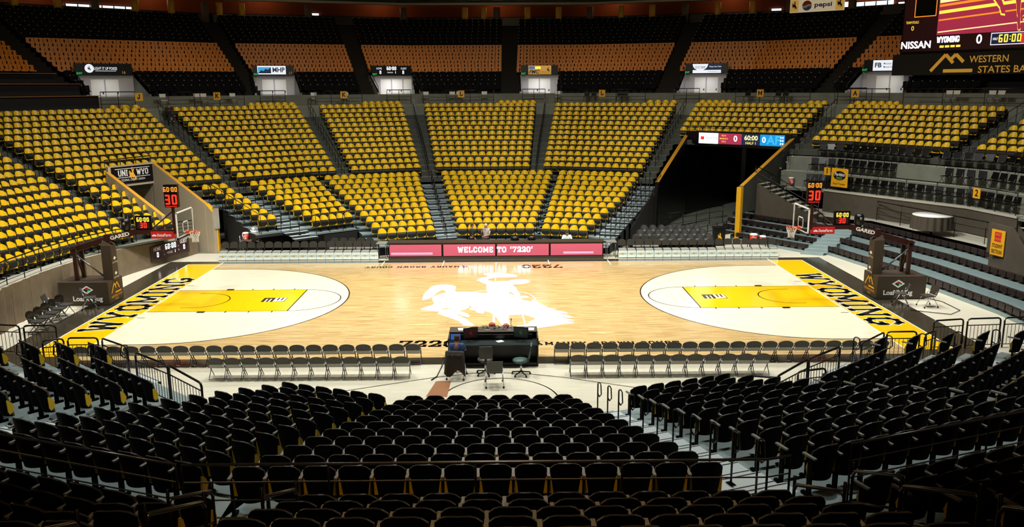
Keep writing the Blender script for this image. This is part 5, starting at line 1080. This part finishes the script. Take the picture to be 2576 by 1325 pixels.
# ---------------------------------------------------------------- basketball goals
def goal(s, name):
    t = thing('basketball_goal', 'portable basketball goal with brown padded base at the %s baseline' % name, 'basketball hoop', (s*16.3, 0, 0)); X = lambda x: s*(x-16.3)
    b = MB(); b.box((X(17.35), -.02, .53), (2.1, 1.35, .98), 'brownpad'); b.build('base_padding', t)
    fr = frame((X(16.29), -.02, .53), (0, -s, 0), (0, 0, 1)); b = MB()
    for a, c in (((-.45, -.05), (-.15, .35)), ((-.15, .35), (.0, .1)), ((-.05, .2), (.08, .36)), ((.08, .36), (.3, .05)), ((-.1, -.08), (.45, -.08))):
        dx, dy = c[0]-a[0], c[1]-a[1]; L = math.hypot(dx, dy); nx, ny = -dy/L*.035, dx/L*.035; b.poly2([(a[0]+nx, a[1]+ny), (a[0]-nx, a[1]-ny), (c[0]-nx, c[1]-ny), (c[0]+nx, c[1]+ny)], fr, 'gold', .012)
    ftext(b, 'WESTERN STATES', 0, -.27, .1, fr, 'gold', .012, wid=1.0); ftext(b, 'BANK', 0, -.4, .08, fr, 'gold', .012); b.build('bank_print', t)
    fr = frame((X(17.2), -.70, .5), (1, 0, 0), (0, 0, 1)); b = MB(); b.poly2([(0, .02), (.28, .2), (0, .38), (-.28, .2)], fr, 'white', .012); b.poly2([(-.17, .2), (0, .31), (.17, .2), (0, .09)], fr, 'black', .014); b.poly2([(-.1, .22), (0, .3), (.1, .22), (0, .2)], fr, 'red', .016); b.poly2([(0, .1), (.12, .18), (.04, .2)], fr, 'exit_green', .016)
    ftext(b, "Loaf 'N Jug", 0, -.28, .2, fr, 'white', .012, bold=.03, wid=1.25); b.build('shop_print', t)
    b = MB(); b.box((X(16.45), 0, 1.75), (.42, .5, 1.5), 'brownpad'); b.add([(X(16.24), -.25, 2.5), (X(16.24), .25, 2.5), (X(16.6), .15, 2.75), (X(16.6), -.15, 2.75), (X(16.66), -.25, 2.5), (X(16.66), .25, 2.5)], [(0, 1, 2, 3), (0, 3, 4), (1, 5, 2), (4, 3, 2, 5)], 'brownpad'); b.build('mast_padding', t)
    fr = frame((X(16.24), 0, 1.6), (0, -s, 0), (0, 0, 1)); b = MB()
    for z in (.25, -.4): b.poly2([(0, z), (.12, z+.08), (0, z+.16), (-.12, z+.08)], fr, 'white', .012); ftext(b, "Loaf 'N Jug", 0, z-.12, .07, fr, 'white', .012)
    b.build('mast_print', t)
    b = MB(); b.box((X(16.45), 0, 2.72), (.2, .22, .45), 'maroon'); b.build('mast', t); MB().box((X(17.75), -.3, 1.75), (.16, .1, 1.5), 'maroon').build('rear_post', t); MB().box((X(17.75), .3, 1.75), (.16, .1, 1.5), 'maroon').build('rear_post', t); MB().box((X(17.8), 0, 2.3), (.2, .7, .15), 'maroon').build('rear_crossbar', t)
    b = MB(); P = lambda x, z, y=0: (X(x), y, z)
    def beam(a, c, w_, h_, m='maroon'):
        a = Vector(a); c = Vector(c); d = (c-a); n = Vector((-d.z, 0, d.x)).normalized()*h_/2; q = Vector((0, w_/2, 0)); b.add([a-n-q, a+n-q, a+n+q, a-n+q, c-n-q, c+n-q, c+n+q, c-n+q], [(0, 1, 2, 3), (7, 6, 5, 4), (0, 4, 5, 1), (1, 5, 6, 2), (2, 6, 7, 3), (3, 7, 4, 0)], m)
    beam(P(18.0, 2.3), P(16.4, 2.76), .3, .22); beam(P(16.5, 2.74), P(15.2, 3.06), .26, .24); beam(P(15.25, 3.05), P(13.45, 3.05), .22, .17); beam(P(13.55, 3.0), P(13.55, 4.25), .1, .1); beam(P(13.6, 3.9), P(14.6, 3.1), .05, .05); beam(P(13.6, 3.5), P(14.3, 3.1), .05, .05)
    b.build('boom', t)
    b = MB(); b.tube([P(17.7, 2.1, -.25), P(16.7, 1.15, -.1)], .035, 'steel', 8); b.tube([P(17.6, 1.1), P(17.9, 2.3)], .04, 'maroon', 8); b.tube([P(17.7, 2.15), P(16.5, 2.2)], .012, 'black', 5); b.tube([P(16.5, 2.6), P(16.55, 1.1)], .012, 'black', 5); b.build('strut', t)
    for y in (-1, 1):
        fr = frame((X(15.83), y*.14, 2.905), (s*.97*(-y*s if False else 1)*(1), 0, -s*.235) if y < 0 else (-s*.97, 0, .235), (s*.235*s, 0, .97) if s > 0 else (.235*s*-1*s, 0, .97)) if False else None
    exv = Vector((1, 0, -.246 if s > 0 else .246)).normalized(); eyv = Vector((.246 if s > 0 else -.246, 0, 1)).normalized()
    b = MB(); ftext(b, 'GARED', 0, -.07, .15, (Vector((X(15.85), -.135, 2.9)), exv, eyv), 'white', .003, bold=.04, wid=.85); b.build('maker_print', t)
    b = MB(); b.box((X(14.05), 0, 2.93), (.95, .3, .3), 'red'); fr = frame((X(14.05), -.152, 2.9), (1, 0, 0), (0, 0, 1)); ftext(b, 'StateFarm', .08, -.03, .12, fr, 'white', .003, bold=.02, wid=.6)
    for k in range(3): b.poly2([(-.34+.05*math.cos(a*pi/6)+(k-1)*.05, .03+.035*math.sin(a*pi/6)-(.03 if k != 1 else 0)) for a in range(12)], fr, 'white', .003+.0005*k)
    b.build('boom_padding', t)
    b = MB(); x = X(13.106); m = 'chrome'
    for y0, y1, z0, z1 in ((-.915, .915, 3.93, 3.98), (-.915, .915, 2.9, 2.95), (-.915, -.865, 2.9, 3.98), (.865, .915, 2.9, 3.98)): b.box((x, (y0+y1)/2, (z0+z1)/2), (.05, y1-y0, z1-z0), 'white')
    b.box((x, 0, 2.88), (.09, 1.86, .07), 'black'); b.build('backboard_frame', t)
    b = MB()
    for y0, y1, z0, z1 in ((-.305, .305, 3.46, 3.51), (-.305, .305, 3.05, 3.09), (-.305, -.255, 3.05, 3.51), (.255, .305, 3.05, 3.51)): b.box((x-s*.012, (y0+y1)/2, (z0+z1)/2), (.008, y1-y0, z1-z0), 'white')
    b.build('target_square', t)
    b = MB(); b.box((x, 0, 3.44), (.012, 1.75, 1.0), 'glasspane'); b.build('glass', t)
    b = MB(); cx = X(12.725); b.tube([(cx+.229*math.cos(2*pi*k/24), .229*math.sin(2*pi*k/24), 3.05) for k in range(24)], .012, 'rim_red', 6, closed=True)
    b.box((X(13.02), 0, 3.03), (.14, .16, .1), 'rim_red'); b.tube([(X(13.0), -.08, 2.95), (X(12.9), -.19, 3.05)], .01, 'rim_red', 5); b.tube([(X(13.0), .08, 2.95), (X(12.9), .19, 3.05)], .01, 'rim_red', 5); b.build('rim', t)
    b = MB(); n = 12
    R_ = [(.225, 3.04), (.19, 2.93), (.155, 2.84), (.13, 2.75), (.125, 2.66), (.14, 2.6)]
    for k in range(n):
        for sg in (-1, 1):
            b.tube([(cx+r_*math.cos(2*pi*(k+sg*j*.5)/n), r_*math.sin(2*pi*(k+sg*j*.5)/n), z) for j, (r_, z) in enumerate(R_)], .006, 'white', 4, cap=False)
    b.build('net', t)
    # clocks on the goal
    def shot(f_, fr):
        seg7(f_, '60:00', 0, .18, .2, fr, 'led_orange', .004); seg7(f_, '30', 0, -.36, .42, fr, 'led_red', .004); f_.quad2(-.24, -.44, .24, -.42, fr, 'led_red', .004)
    board('shot_clock', 'tall red digit shot clock on top of the %s backboard' % name, 'clock', (s*13.55, -.15, 4.58), (1, 0, 0), (0, 0, 1), .56, .95, .2, 'black', shot)
    def shot2(f_, fr):
        f_.quad2(-.26, -.24, .26, .0, fr, 'led_dark', .002); seg7(f_, '60:00', 0, .05, .18, fr, 'led_yellow', .004); seg7(f_, '30', 0, -.22, .24, fr, 'led_red', .004)
    board('shot_clock', 'small square clock reading 60:00 on the %s goal boom' % name, 'clock', (s*14.85, -.05, 3.44), (1, 0, 0), (0, 0, 1), .68, .6, .12, 'black', shot2)
    t2 = thing('camera_unit', 'black robotic camera mounted on the %s goal boom' % name, 'camera', (s*15.6, 0, 3.18)); b = MB(); b.lathe([(.1, -.1), (.2, 0), (.2, .3), (.16, .42), (.05, .44)], (0, 0, 0), 'black', 14); b.build('body', t2); b = MB(); b.lathe([(.06, 0), (.06, .1)], (0, -.2, .2), 'steel', 10); b.build('lens', t2)
goal(-1, 'left'); goal(1, 'right')

# ---------------------------------------------------------------- office chairs, desk, people and small things
def nesting_chair(c='gray_plastic'):
    out = []; b = MB(); b.box((0, .02, .46), (.46, .44, .04), c); out.append(('seat', b)); b = MB(); b.add([(-.23, -.2, .5), (.23, -.2, .5), (.25, -.3, .86), (-.25, -.3, .86), (-.23, -.23, .5), (.23, -.23, .5), (.25, -.33, .86), (-.25, -.33, .86)], [(3, 2, 1, 0), (4, 5, 6, 7), (2, 3, 7, 6), (0, 1, 5, 4), (1, 2, 6, 5), (3, 0, 4, 7)], c); out.append(('backrest', b))
    for sx in (-1, 1):
        for y0, y1 in ((.3, .05), (-.3, -.05)): b = MB(); b.tube([(sx*.27, y0, .05), (sx*.25, y1, .46)], .014, 'chrome', 6); b.lathe([(.03, 0), (.03, .05)], (sx*.27, y0, 0), 'black', 8); out.append(('leg', b))
    b = MB(); b.tube([(-.25, -.1, .46), (-.25, -.22, .68)], .012, 'chrome', 6); b.tube([(.25, -.1, .46), (.25, -.22, .68)], .012, 'chrome', 6); out.append(('frame', b)); return out
def office_chair(c):
    out = []; b = MB(); b.lathe([(.2, 0), (.25, .03), (.24, .08), (.05, .09)], (0, .02, .44), c, 16); out.append(('seat', b))
    b = MB(); pr = [(-.2, 0), (.2, 0), (.23, .25), (.2, .42), (-.2, .42), (-.23, .25)]; b.extr([(x, -.24-.15*y, .6+y) for x, y in pr], (0, 0, 0), (0, -.05, 0), c); b.box((0, -.24, .56), (.08, .05, .25), 'black'); out.append(('backrest', b))
    b = MB(); b.tube([(0, 0, .1), (0, 0, .44)], .03, 'chrome', 8); out.append(('column', b)); b = MB()
    for k in range(5): a = 2*pi*k/5; b.tube([(0, 0, .12), (.3*math.cos(a), .3*math.sin(a), .07)], .022, 'black', 6); b.lathe([(.03, 0), (.03, .05)], (.3*math.cos(a), .3*math.sin(a), 0), 'black', 8)
    out.append(('base', b)); return out
assemble('nesting_chair', 'charcoal chair on casters standing alone behind the broadcast desk', 'chair', nesting_chair(), (.08, -10.75, .01), .05, None)
assemble('office_chair', 'black swivel chair with its back to the stands at the broadcast desk', 'chair', office_chair('gray_plastic'), (-.22, -9.75, .01), .1, None)
assemble('office_chair', 'dark teal swivel chair turned sideways at the broadcast desk', 'chair', office_chair('teal'), (.92, -9.85, .01), 1.5, None)
assemble('nesting_chair', 'chair with the dark jacket on which the man in plaid sits', 'chair', nesting_chair(), (-1.12, -10.0, .01), -.12, None)
for (x, y, r_, nm) in ((-16.9, -1.15, -1.2, 'left goal base, near side'), (-17.9, -2.2, -1.4, 'left goal base, behind the folding chairs'), (16.95, -1.5, 1.2, 'right goal base, dark one'), (17.9, -1.9, 1.7, 'right goal base, brown one facing the benches')):
    assemble('nesting_chair', 'caster chair beside the %s' % nm, 'chair', nesting_chair('brownpad' if 'brown' in nm else 'gray_plastic'), (x, y, .02), r_, None)
t = thing('broadcast_desk', 'dark two-level broadcast desk on the near sideline', 'desk', (.03, -8.5, .02))
for n_, c, d, m in (('upper_shelf', (0, .42, .97), (2.95, .62, .04), 'brownpad'), ('work_surface', (0, -.25, .74), (2.9, .75, .04), 'desk_dark'), ('side_panel', (-1.46, .1, .48), (.04, 1.3, .96), 'brownpad'), ('side_panel', (1.46, .1, .48), (.04, 1.3, .96), 'brownpad'),
                    ('front_panel', (0, .7, .48), (2.9, .04, .95), 'black'), ('modesty_panel', (0, -.1, .42), (2.88, .04, .6), 'black'), ('base', (0, -.1, .06), (2.85, .8, .1), 'black'), ('rack_unit', (0, .12, .86), (2.6, .3, .14), 'black')):
    MB().box(c, d, m).build(n_, t)
for x, tx, nm in ((-.72, .35, 'left'), (.95, -.3, 'right')):
    t = thing('monitor', 'black monitor with a small emblem, %s side of the broadcast desk' % nm, 'monitor', (x, -8.62, .78), tx); b = MB(); b.box((0, 0, .27), (.5, .04, .36), 'black'); b.build('screen_housing', t)
    b = MB(); fr = frame((0, -.022, .27), (1, 0, 0), (0, 0, 1)); b.quad2(-.23, -.16, .23, .16, fr, 'led_dark' if nm == 'left' else 'teal', .002); minilogo(b, fr, 0, 0, .2, 'red' if nm == 'left' else 'arm', .004); b.build('screen', t); b = MB(); b.box((0, .02, .05), (.06, .04, .1), 'black'); b.lathe([(.12, 0), (.12, .015)], (0, 0, 0), 'black', 12); b.build('stand', t)
t = thing('laptop', 'open laptop with a blue screen before the man in plaid', 'laptop', (-1.22, -8.72, .78), 0); MB().box((0, 0, .01), (.34, .24, .02), 'black').build('keyboard', t); b = MB(); b.box((0, .13, .13), (.34, .02, .24), 'black'); b.quad2(-.16, -.1, .16, .1, frame((0, .118, .13), (1, 0, 0), (0, 0, 1)), 'screen_blue', .002); b.build('screen', t)
def plain(name, label, cat, mb, loc, rz=0, group=None): o = mb.build(name, None, loc, rz); return tag(o, label, cat, group)
plain('paper_stack', 'white papers at the left end of the desk shelf', 'paper', MB().box((0, 0, .01), (.42, .3, .02), 'white'), (-.95, -8.05, 1.0), .15)
plain('paper_stack', 'white papers at the right end of the desk shelf', 'paper', MB().box((0, 0, .01), (.4, .3, .02), 'white'), (1.2, -8.1, 1.0), -.1)
plain('paper_sheet', 'white sheet lying on the desk between two chairs', 'paper', MB().box((0, 0, .005), (.22, .2, .01), 'white'), (.25, -8.75, .785), .5)
random.seed(3)
for k in range(7):
    b = MB(); pts = [Vector((0, 0, .02))]; d = random.uniform(0, 6.28)
    for j in range(14): d += random.uniform(-1.3, 1.3); pts.append(pts[-1]+Vector((.07*math.cos(d), .03*math.sin(d), random.uniform(-.004, .006))))
    b.tube(pts, .008, 'black' if k % 2 else 'vinyl_seat', 5); plain('cable', 'tangled cable on the desk shelf, %s from its left end' % nth(k+1), 'cable', b, (-1.0+.3*k, -8.05-.05*(k % 2), .995), 0, 'tangled cables on the broadcast desk')
for k, x in enumerate((-.25, .15, .45)):
    b = MB(); b.tube([(.09*math.cos(a*pi/8), 0, .09*math.sin(a*pi/8)) for a in range(9)], .012, 'black', 6); b.lathe([(.035, -.02), (.035, .02)], (-.09, 0, 0), 'black', 10); b.lathe([(.035, -.02), (.035, .02)], (.09, 0, 0), 'black', 10)
    plain('headset', 'black headset on the desk shelf, %s of three' % ('left', 'middle', 'right')[k], 'headset', b, (x, -8.0, 1.02), .4*k, 'headsets on the broadcast desk')
t = thing('microphone', 'thin black microphone standing on the desk shelf', 'microphone', (.62, -7.95, .99)); MB().tube([(0, 0, 0), (.01, 0, .3)], .008, 'black', 6).build('stem', t); MB().lathe([(.05, 0), (.05, .015)], (0, 0, 0), 'black', 10).build('base', t); MB().lathe([(.012, .28), (.018, .3), (.012, .36)], (.01, 0, 0), 'black', 8).build('capsule', t)
def ball_mesh():
    b = MB(); prof = [(.119*math.sin(a*pi/12), -.119*math.cos(a*pi/12)) for a in range(1, 12)]; b.lathe(prof, (0, 0, 0), 'ball', 20)
    for ax in range(3):
        ps = []
        for k in range(24): c, s = .1195*math.cos(2*pi*k/24), .1195*math.sin(2*pi*k/24); ps.append(((c, s, 0), (c, 0, s), (0, c, s))[ax])
        b.tube(ps, .003, 'paint_black', 4, closed=True)
    return b
plain('basketball', 'orange-brown basketball on the rack, left one of two', 'ball', ball_mesh(), (-.02, -7.6, 1.0)); plain('basketball', 'orange-brown basketball on the rack, right one of two', 'ball', ball_mesh(), (.46, -7.62, .96))
t = thing('ball_rack', 'low chrome tube rack behind the desk holding two basketballs', 'rack', (.12, -7.6, .02))
MB().tube([(-.65, -.1, 0), (-.6, 0, .9), (-.5, 0, .97), (.55, 0, .97), (.62, 0, .88), (.65, -.1, 0)], .012, 'chrome', 6).build('tube_frame', t); MB().box((.1, 0, .82), (1.1, .26, .02), 'steel').build('shelf', t)
b = MB(); b.add([(-1.95, -11.7, .012), (-1.32, -11.75, .012), (-1.28, -10.38, .012), (-1.75, -10.38, .012), (-1.95, -11.7, .004), (-1.32, -11.75, .004)], [(0, 1, 2, 3), (4, 5, 1, 0)], 'orange')
plain('floor_mat', 'brown rectangular mat on the pale floor behind the desk', 'mat', recolor(b, {'orange': 'plank'}), (0, 0, 0))

def skinmesh(name, pts, edges, radii, m, parent, sub=2):
    me = bpy.data.meshes.new(name); me.from_pydata(pts, edges, []); me.update(); o = link(name, me, parent); me.materials.append(MATS[m])
    sk = o.modifiers.new('skin', 'SKIN'); sk.use_smooth_shade = True
    for v, r_ in zip(me.skin_vertices[0].data, radii): v.radius = r_ if isinstance(r_, tuple) else (r_, r_)
    me.skin_vertices[0].data[0].use_root = True
    ss = o.modifiers.new('sub', 'SUBSURF'); ss.levels = sub; ss.render_levels = sub; return o
def person(label, loc, rz, J_, shirt, trouser, hair, long_sleeve=True, stripes=False, cap=None):
    """J_ joints dict in local metres, +Y forward"""
    t = thing('person', label, 'person', loc, rz); V = {k: Vector(v) for k, v in J_.items()}
    ks = ['pelvis', 'waist', 'chest', 'neck', 'headb']; pts = [V['pelvis'], V['pelvis'].lerp(V['chest'], .5), V['chest'], V['neck'], V['head']-Vector((0, 0, .06)), V['head']+Vector((0, 0, .05))]
    rad_ = [(.15, .11), (.135, .10), (.165, .11), (.055, .055), (.078, .09), (.075, .09)]; ed = [(0, 1), (1, 2), (2, 3), (3, 4), (4, 5)]
    for s in ('l', 'r'):
        i = len(pts); pts += [V['sh'+s], V['el'+s], V['wr'+s]]; rad_ += [.06, .042, .028]; ed += [(2, i), (i, i+1), (i+1, i+2)]
        d = (V['wr'+s]-V['el'+s]).normalized(); sd = d.cross(Vector((0, 0, 1))) if abs(d.z) < .9 else Vector((0, 1, 0)); sd.normalize(); pm = V['wr'+s]+d*.06; pts.append(pm); rad_.append(.034); ed.append((i+2, i+3))
        for q in range(4): a = len(pts); pts += [pm+d*.045+sd*(-.03+.02*q), pm+d*(.085+(.012 if q in (1, 2) else 0))+sd*(-.032+.022*q)+Vector((0, 0, -.015))]; rad_ += [.009, .008]; ed += [(i+3, a), (a, a+1)]
        a = len(pts); pts.append(pm+sd*.055+d*.02); rad_.append(.01); ed.append((i+3, a))
        i = len(pts); pts += [V['hip'+s], V['kn'+s], V['an'+s], V['an'+s]+Vector((0, .12, -.05))]; rad_ += [.085, .06, .04, .035]; ed += [(0, i), (i, i+1), (i+1, i+2), (i+2, i+3)]
    skinmesh('body', [tuple(p) for p in pts], ed, rad_, 'skin', t)
    pts = [V['pelvis']+Vector((0, 0, .02)), V['pelvis'].lerp(V['chest'], .5), V['chest'], V['neck']-Vector((0, 0, .03))]; rd = [(.175, .13), (.16, .12), (.185, .125), (.08, .08)]; ed = [(0, 1), (1, 2), (2, 3)]
    for s in ('l', 'r'): i = len(pts); e_ = V['wr'+s] if long_sleeve else V['sh'+s].lerp(V['el'+s], .85); pts += [V['sh'+s], V['sh'+s].lerp(V['el'+s], .8), V['el'+s].lerp(e_, .9) if long_sleeve else e_]; rd += [.078, .056, .042 if long_sleeve else .056]; ed += [(2, i), (i, i+1), (i+1, i+2)]
    skinmesh('shirt', [tuple(p) for p in pts], ed, rd, shirt, t)
    pts = [V['pelvis']]; rd = [(.17, .125)]; ed = []
    for s in ('l', 'r'): i = len(pts); pts += [V['hip'+s], V['kn'+s], V['an'+s]+Vector((0, 0, .03))]; rd += [.1, .075, .058]; ed += [(0, i), (i, i+1), (i+1, i+2)]
    skinmesh('trousers', [tuple(p) for p in pts], ed, rd, trouser, t)
    for s in ('l', 'r'): b = MB(); a = V['an'+s]; b.box((a.x, a.y+.06, .04 if a.z < .2 else a.z-.04), (.09, .27, .07), 'black'); b.build('shoe', t)
    h = V['head']; b = MB(); b.lathe([(.086, .0), (.094, .05), (.08, .1), (.045, .13), (.005, .14)], (h.x, h.y-.012, h.z), hair, 14); b.box((h.x, h.y-.06, h.z), (.14, .05, .12), hair); b.build('hair', t)
    b = MB()
    for s in (-1, 1): b.box((h.x+s*.032, h.y+.088, h.z+.01), (.022, .01, .012), 'black')
    b.box((h.x, h.y+.098, h.z-.02), (.02, .03, .035), 'skin'); b.box((h.x, h.y+.088, h.z-.06), (.04, .01, .01), 'brick'); b.build('face', t)
    b = MB()
    for s in (-1, 1): b.lathe([(.012, -.02), (.018, 0), (.012, .02)], (h.x+s*.084, h.y, h.z-.005), 'skin', 8)
    b.build('ears', t)
    return t
ST = dict(pelvis=(0, 0, .95), chest=(0, 0, 1.33), neck=(0, 0, 1.5), head=(0, .02, 1.63), shl=(-.19, 0, 1.42), shr=(.19, 0, 1.42), ell=(-.24, .02, 1.13), elr=(.24, .02, 1.13), wrl=(-.22, .16, .92), wrr=(.22, .16, .92), hipl=(-.09, 0, .88), hipr=(.09, 0, .88), knl=(-.1, .02, .48), knr=(.1, .02, .48), anl=(-.11, 0, .08), anr=(.11, 0, .08))
person('man in dark suit jacket standing behind the LED table', (-1.32, 9.6, .02), -1.5, ST, 'dkshirt', 'dkshirt', 'hair')
S2 = dict(ST); S2.update(elr=(.24, .06, 1.16), wrr=(.08, .22, 1.4), wrl=(-.05, .24, 1.08), head=(0, .03, 1.6))
m = bpy.data.materials.new('stripes'); m.use_nodes = True; nt = m.node_tree; wv = nt.nodes.new('ShaderNodeTexWave'); wv.inputs['Scale'].default_value = 9; wv.bands_direction = 'X'; tc = nt.nodes.new('ShaderNodeTexCoord'); rp = nt.nodes.new('ShaderNodeValToRGB'); rp.color_ramp.interpolation = 'CONSTANT'; rp.color_ramp.elements[0].color = (.01, .01, .012, 1); rp.color_ramp.elements[1].position = .5; rp.color_ramp.elements[1].color = (.8, .8, .8, 1)
nt.links.new(tc.outputs['Object'], wv.inputs['Vector']); nt.links.new(wv.outputs['Fac'], rp.inputs[0]); nt.links.new(rp.outputs[0], nt.nodes['Principled BSDF'].inputs['Base Color']); MATS['stripes'] = m
person('grey-haired referee in a striped shirt standing behind the LED table', (-.55, 9.6, .02), 2.6, S2, 'stripes', 'dkshirt', 'grayhair', False)
SI = dict(pelvis=(0, 0, .52), chest=(0, .06, .9), neck=(0, .08, 1.07), head=(0, .13, 1.19), shl=(-.19, .05, 1.0), shr=(.19, .05, 1.0), ell=(-.26, .2, .8), elr=(.26, .2, .8), wrl=(-.14, .42, .83), wrr=(.14, .42, .83), hipl=(-.1, .04, .5), hipr=(.1, .04, .5), knl=(-.13, .44, .5), knr=(.13, .44, .5), anl=(-.13, .42, .09), anr=(.13, .42, .09))
person('man in a pale shirt sitting at the right end of the LED table', (3.85, 9.75, .02), pi, SI, 'skirt', 'dkshirt', 'hair')
p_ = person('man in blue plaid shirt sitting with his back to the stands', (-1.12, -9.9, .02), -.1, SI, 'blue_plaid', 'dkshirt', 'hair')
for x_, nm in ((3.85, 'under the man in the pale shirt'), (-.95, 'between the two standing men'), (2.3, 'behind the middle of the LED table')):
    assemble('nesting_chair', 'dark chair %s' % nm, 'chair', nesting_chair('black'), (x_, 9.75, .02), pi, 'dark chairs behind the LED table')
b = MB(); n = 9; vs = []
for k, (y, z) in enumerate(((-.12, .86), (-.24, .9), (-.29, .88), (-.31, .6), (-.33, .35), (-.32, .2))):
    for j in range(n): x = -.27+.54*j/(n-1); vs.append((x*(1+.05*k), y-.015*math.cos(j*2.4+k), z-(.12*math.sin(j*.9) if k == 5 else 0)))
b.add(vs, [(k*n+j, k*n+j+1, (k+1)*n+j+1, (k+1)*n+j) for k in range(5) for j in range(n-1)], 'jacket', True); o = plain('jacket', 'dark jacket hanging over the back of the plaid man\'s chair', 'jacket', b, (-1.12, -10.0, .03), -.12)
so = o.modifiers.new('thick', 'SOLIDIFY'); so.thickness = .02
S3 = dict(SI); person('person in dark clothing sitting in the aisle left of the first K sign', PT(-42.6, 31.2, 6.8), RZ(-40), SI, 'dkshirt', 'dkshirt', 'hair')
b = MB(); b.lathe([(.02, 0), (.2, .02), (.24, .12), (.16, .26), (.03, .3)], (0, 0, 0), 'blue_plaid', 12); plain('duffel_bag', 'blue cloth bag behind the barrier at right', 'bag', b, (8.7, -13.3, .25))
# water cart, coolers, bin
def cooler(label, loc, sc=1.0, lidm='white'):
    t = thing('drink_cooler', label, 'cooler', loc); b = MB(); b.lathe([(.17*sc, 0), (.2*sc, .42*sc)], (0, 0, 0), 'cooler', 18); b.build('tub', t); b = MB(); b.lathe([(.21*sc, .42*sc), (.21*sc, .5*sc), (.15*sc, .53*sc)], (0, 0, 0), lidm, 18); b.build('lid', t)
    b = MB(); fr = frame((0, -.205*sc, .22*sc), (1, 0, 0), (0, 0, 1)); ftext(b, 'G', 0, -.1*sc, .2*sc, fr, 'white', .004, bold=.02); b.build('emblem', t)
    b = MB(); b.box((0, -.21*sc, .05*sc), (.03, .05, .03), 'white'); b.build('tap', t); return t
t = thing('utility_cart', 'chrome wire cart with red coolers behind the left bench', 'cart', (-13.25, 9.4, .1))
for z in (.3, .85): b = MB(); b.box((0, 0, z), (1.05, .5, .03), 'chrome'); b.tube([(-.52, -.25, z+.06), (.52, -.25, z+.06), (.52, .25, z+.06), (-.52, .25, z+.06)], .012, 'chrome', 6, closed=True); b.build('shelf', t)
for x, y in ((-.5, -.24), (.5, -.24), (-.5, .24), (.5, .24)): MB().tube([(x, y, 0), (x, y, 1.15)], .018, 'chrome', 6).build('leg', t)
cooler('small red drink cooler on the chrome cart', (-13.5, 9.4, .97), .8); cooler('large red drink cooler on the chrome cart, full of ice', (-13.0, 9.4, .97), 1.0, 'ice')
b = MB()
for k in range(40): b.box((random.uniform(-.17, .17), random.uniform(-.15, .15), random.uniform(0, .16)), (.07, .06, .06), 'ice', random.uniform(0, 3))
plain('ice_bag', 'clear bag of ice on top of the large red cooler', 'bag', b, (-13.0, 9.4, 1.5))
cooler('large red cooler behind the right end of the right bench', (14.15, 10.0, .5), 1.0); cooler('small red and white cooler next to the large one at right', (14.68, 10.05, .45), .85)
t = thing('low_table', 'low grey table carrying coolers behind the right bench', 'table', (14.4, 10.0, .01)); MB().box((0, 0, .46), (1.1, .5, .04), 'gray_plastic').build('table_top', t)
for x, y in ((-.5, -.2), (.5, -.2), (-.5, .2), (.5, .2)): MB().tube([(x, y, 0), (x, y, .45)], .02, 'gray_plastic', 6).build('leg', t)
cooler('small red cooler on the walkway railing right of the tunnel', PT(44.9, 24.9, 3.2), .8)
t = thing('trash_bin', 'black bin with a yellow rider emblem right of the grey seats', 'bin', (12.75, 12.0, .01)); b = MB(); b.box((0, 0, .5), (.6, .55, 1.0), 'black'); b.build('body', t); b = MB(); b.box((0, 0, 1.03), (.68, .62, .08), 'black'); b.build('rim', t); b = MB(); minilogo(b, frame((0, -.28, .55), (1, 0, 0), (0, 0, 1)), 0, 0, .42, 'gold', .003); b.build('emblem', t)
for k, (x, y) in enumerate(((-8.6, 9.3), (1.0, 8.9), (1.9, 8.95))):
    b = MB(); b.lathe([(.05, 0), (.22, .02), (.24, .12), (.15, .24), (.03, .28)], (0, 0, 0), 'black', 12); plain('bag', 'black bag %s' % ('beside the left bench behind the table', 'on the LED table left of the middle', 'on the LED table right of the middle')[k], 'bag', b, (x if k else -5.0, y, .0 if k == 0 else .96))
b = MB(); b.tube([(16.9, -2.5, .03), (18.2, -3.2, .03), (18.9, -2.6, .03), (18.9, -1.2, .03), (18.4, -.3, .03)], .015, 'black', 6); plain('cable', 'black cable curling over the floor at the right goal', 'cable', b, (0, 0, 0))
b = MB(); b.tube([(-17.9, -5.2, .03), (-18.2, -4.6, .03), (-18.1, -3.9, .03), (-17.8, -3.2, .03)], .015, 'black', 6); plain('cable', 'black cable on the floor behind the baseline folding chairs', 'cable', b, (0, 0, 0))
b = MB(); b.tube([(-1.9, -10.3, .03), (-1.75, -10.0, .04), (-1.6, -9.8, .3), (-1.55, -9.5, .5)], .02, 'black', 6); plain('cable', 'bundle of black cables at the left side of the desk', 'cable', b, (0, 0, 0))
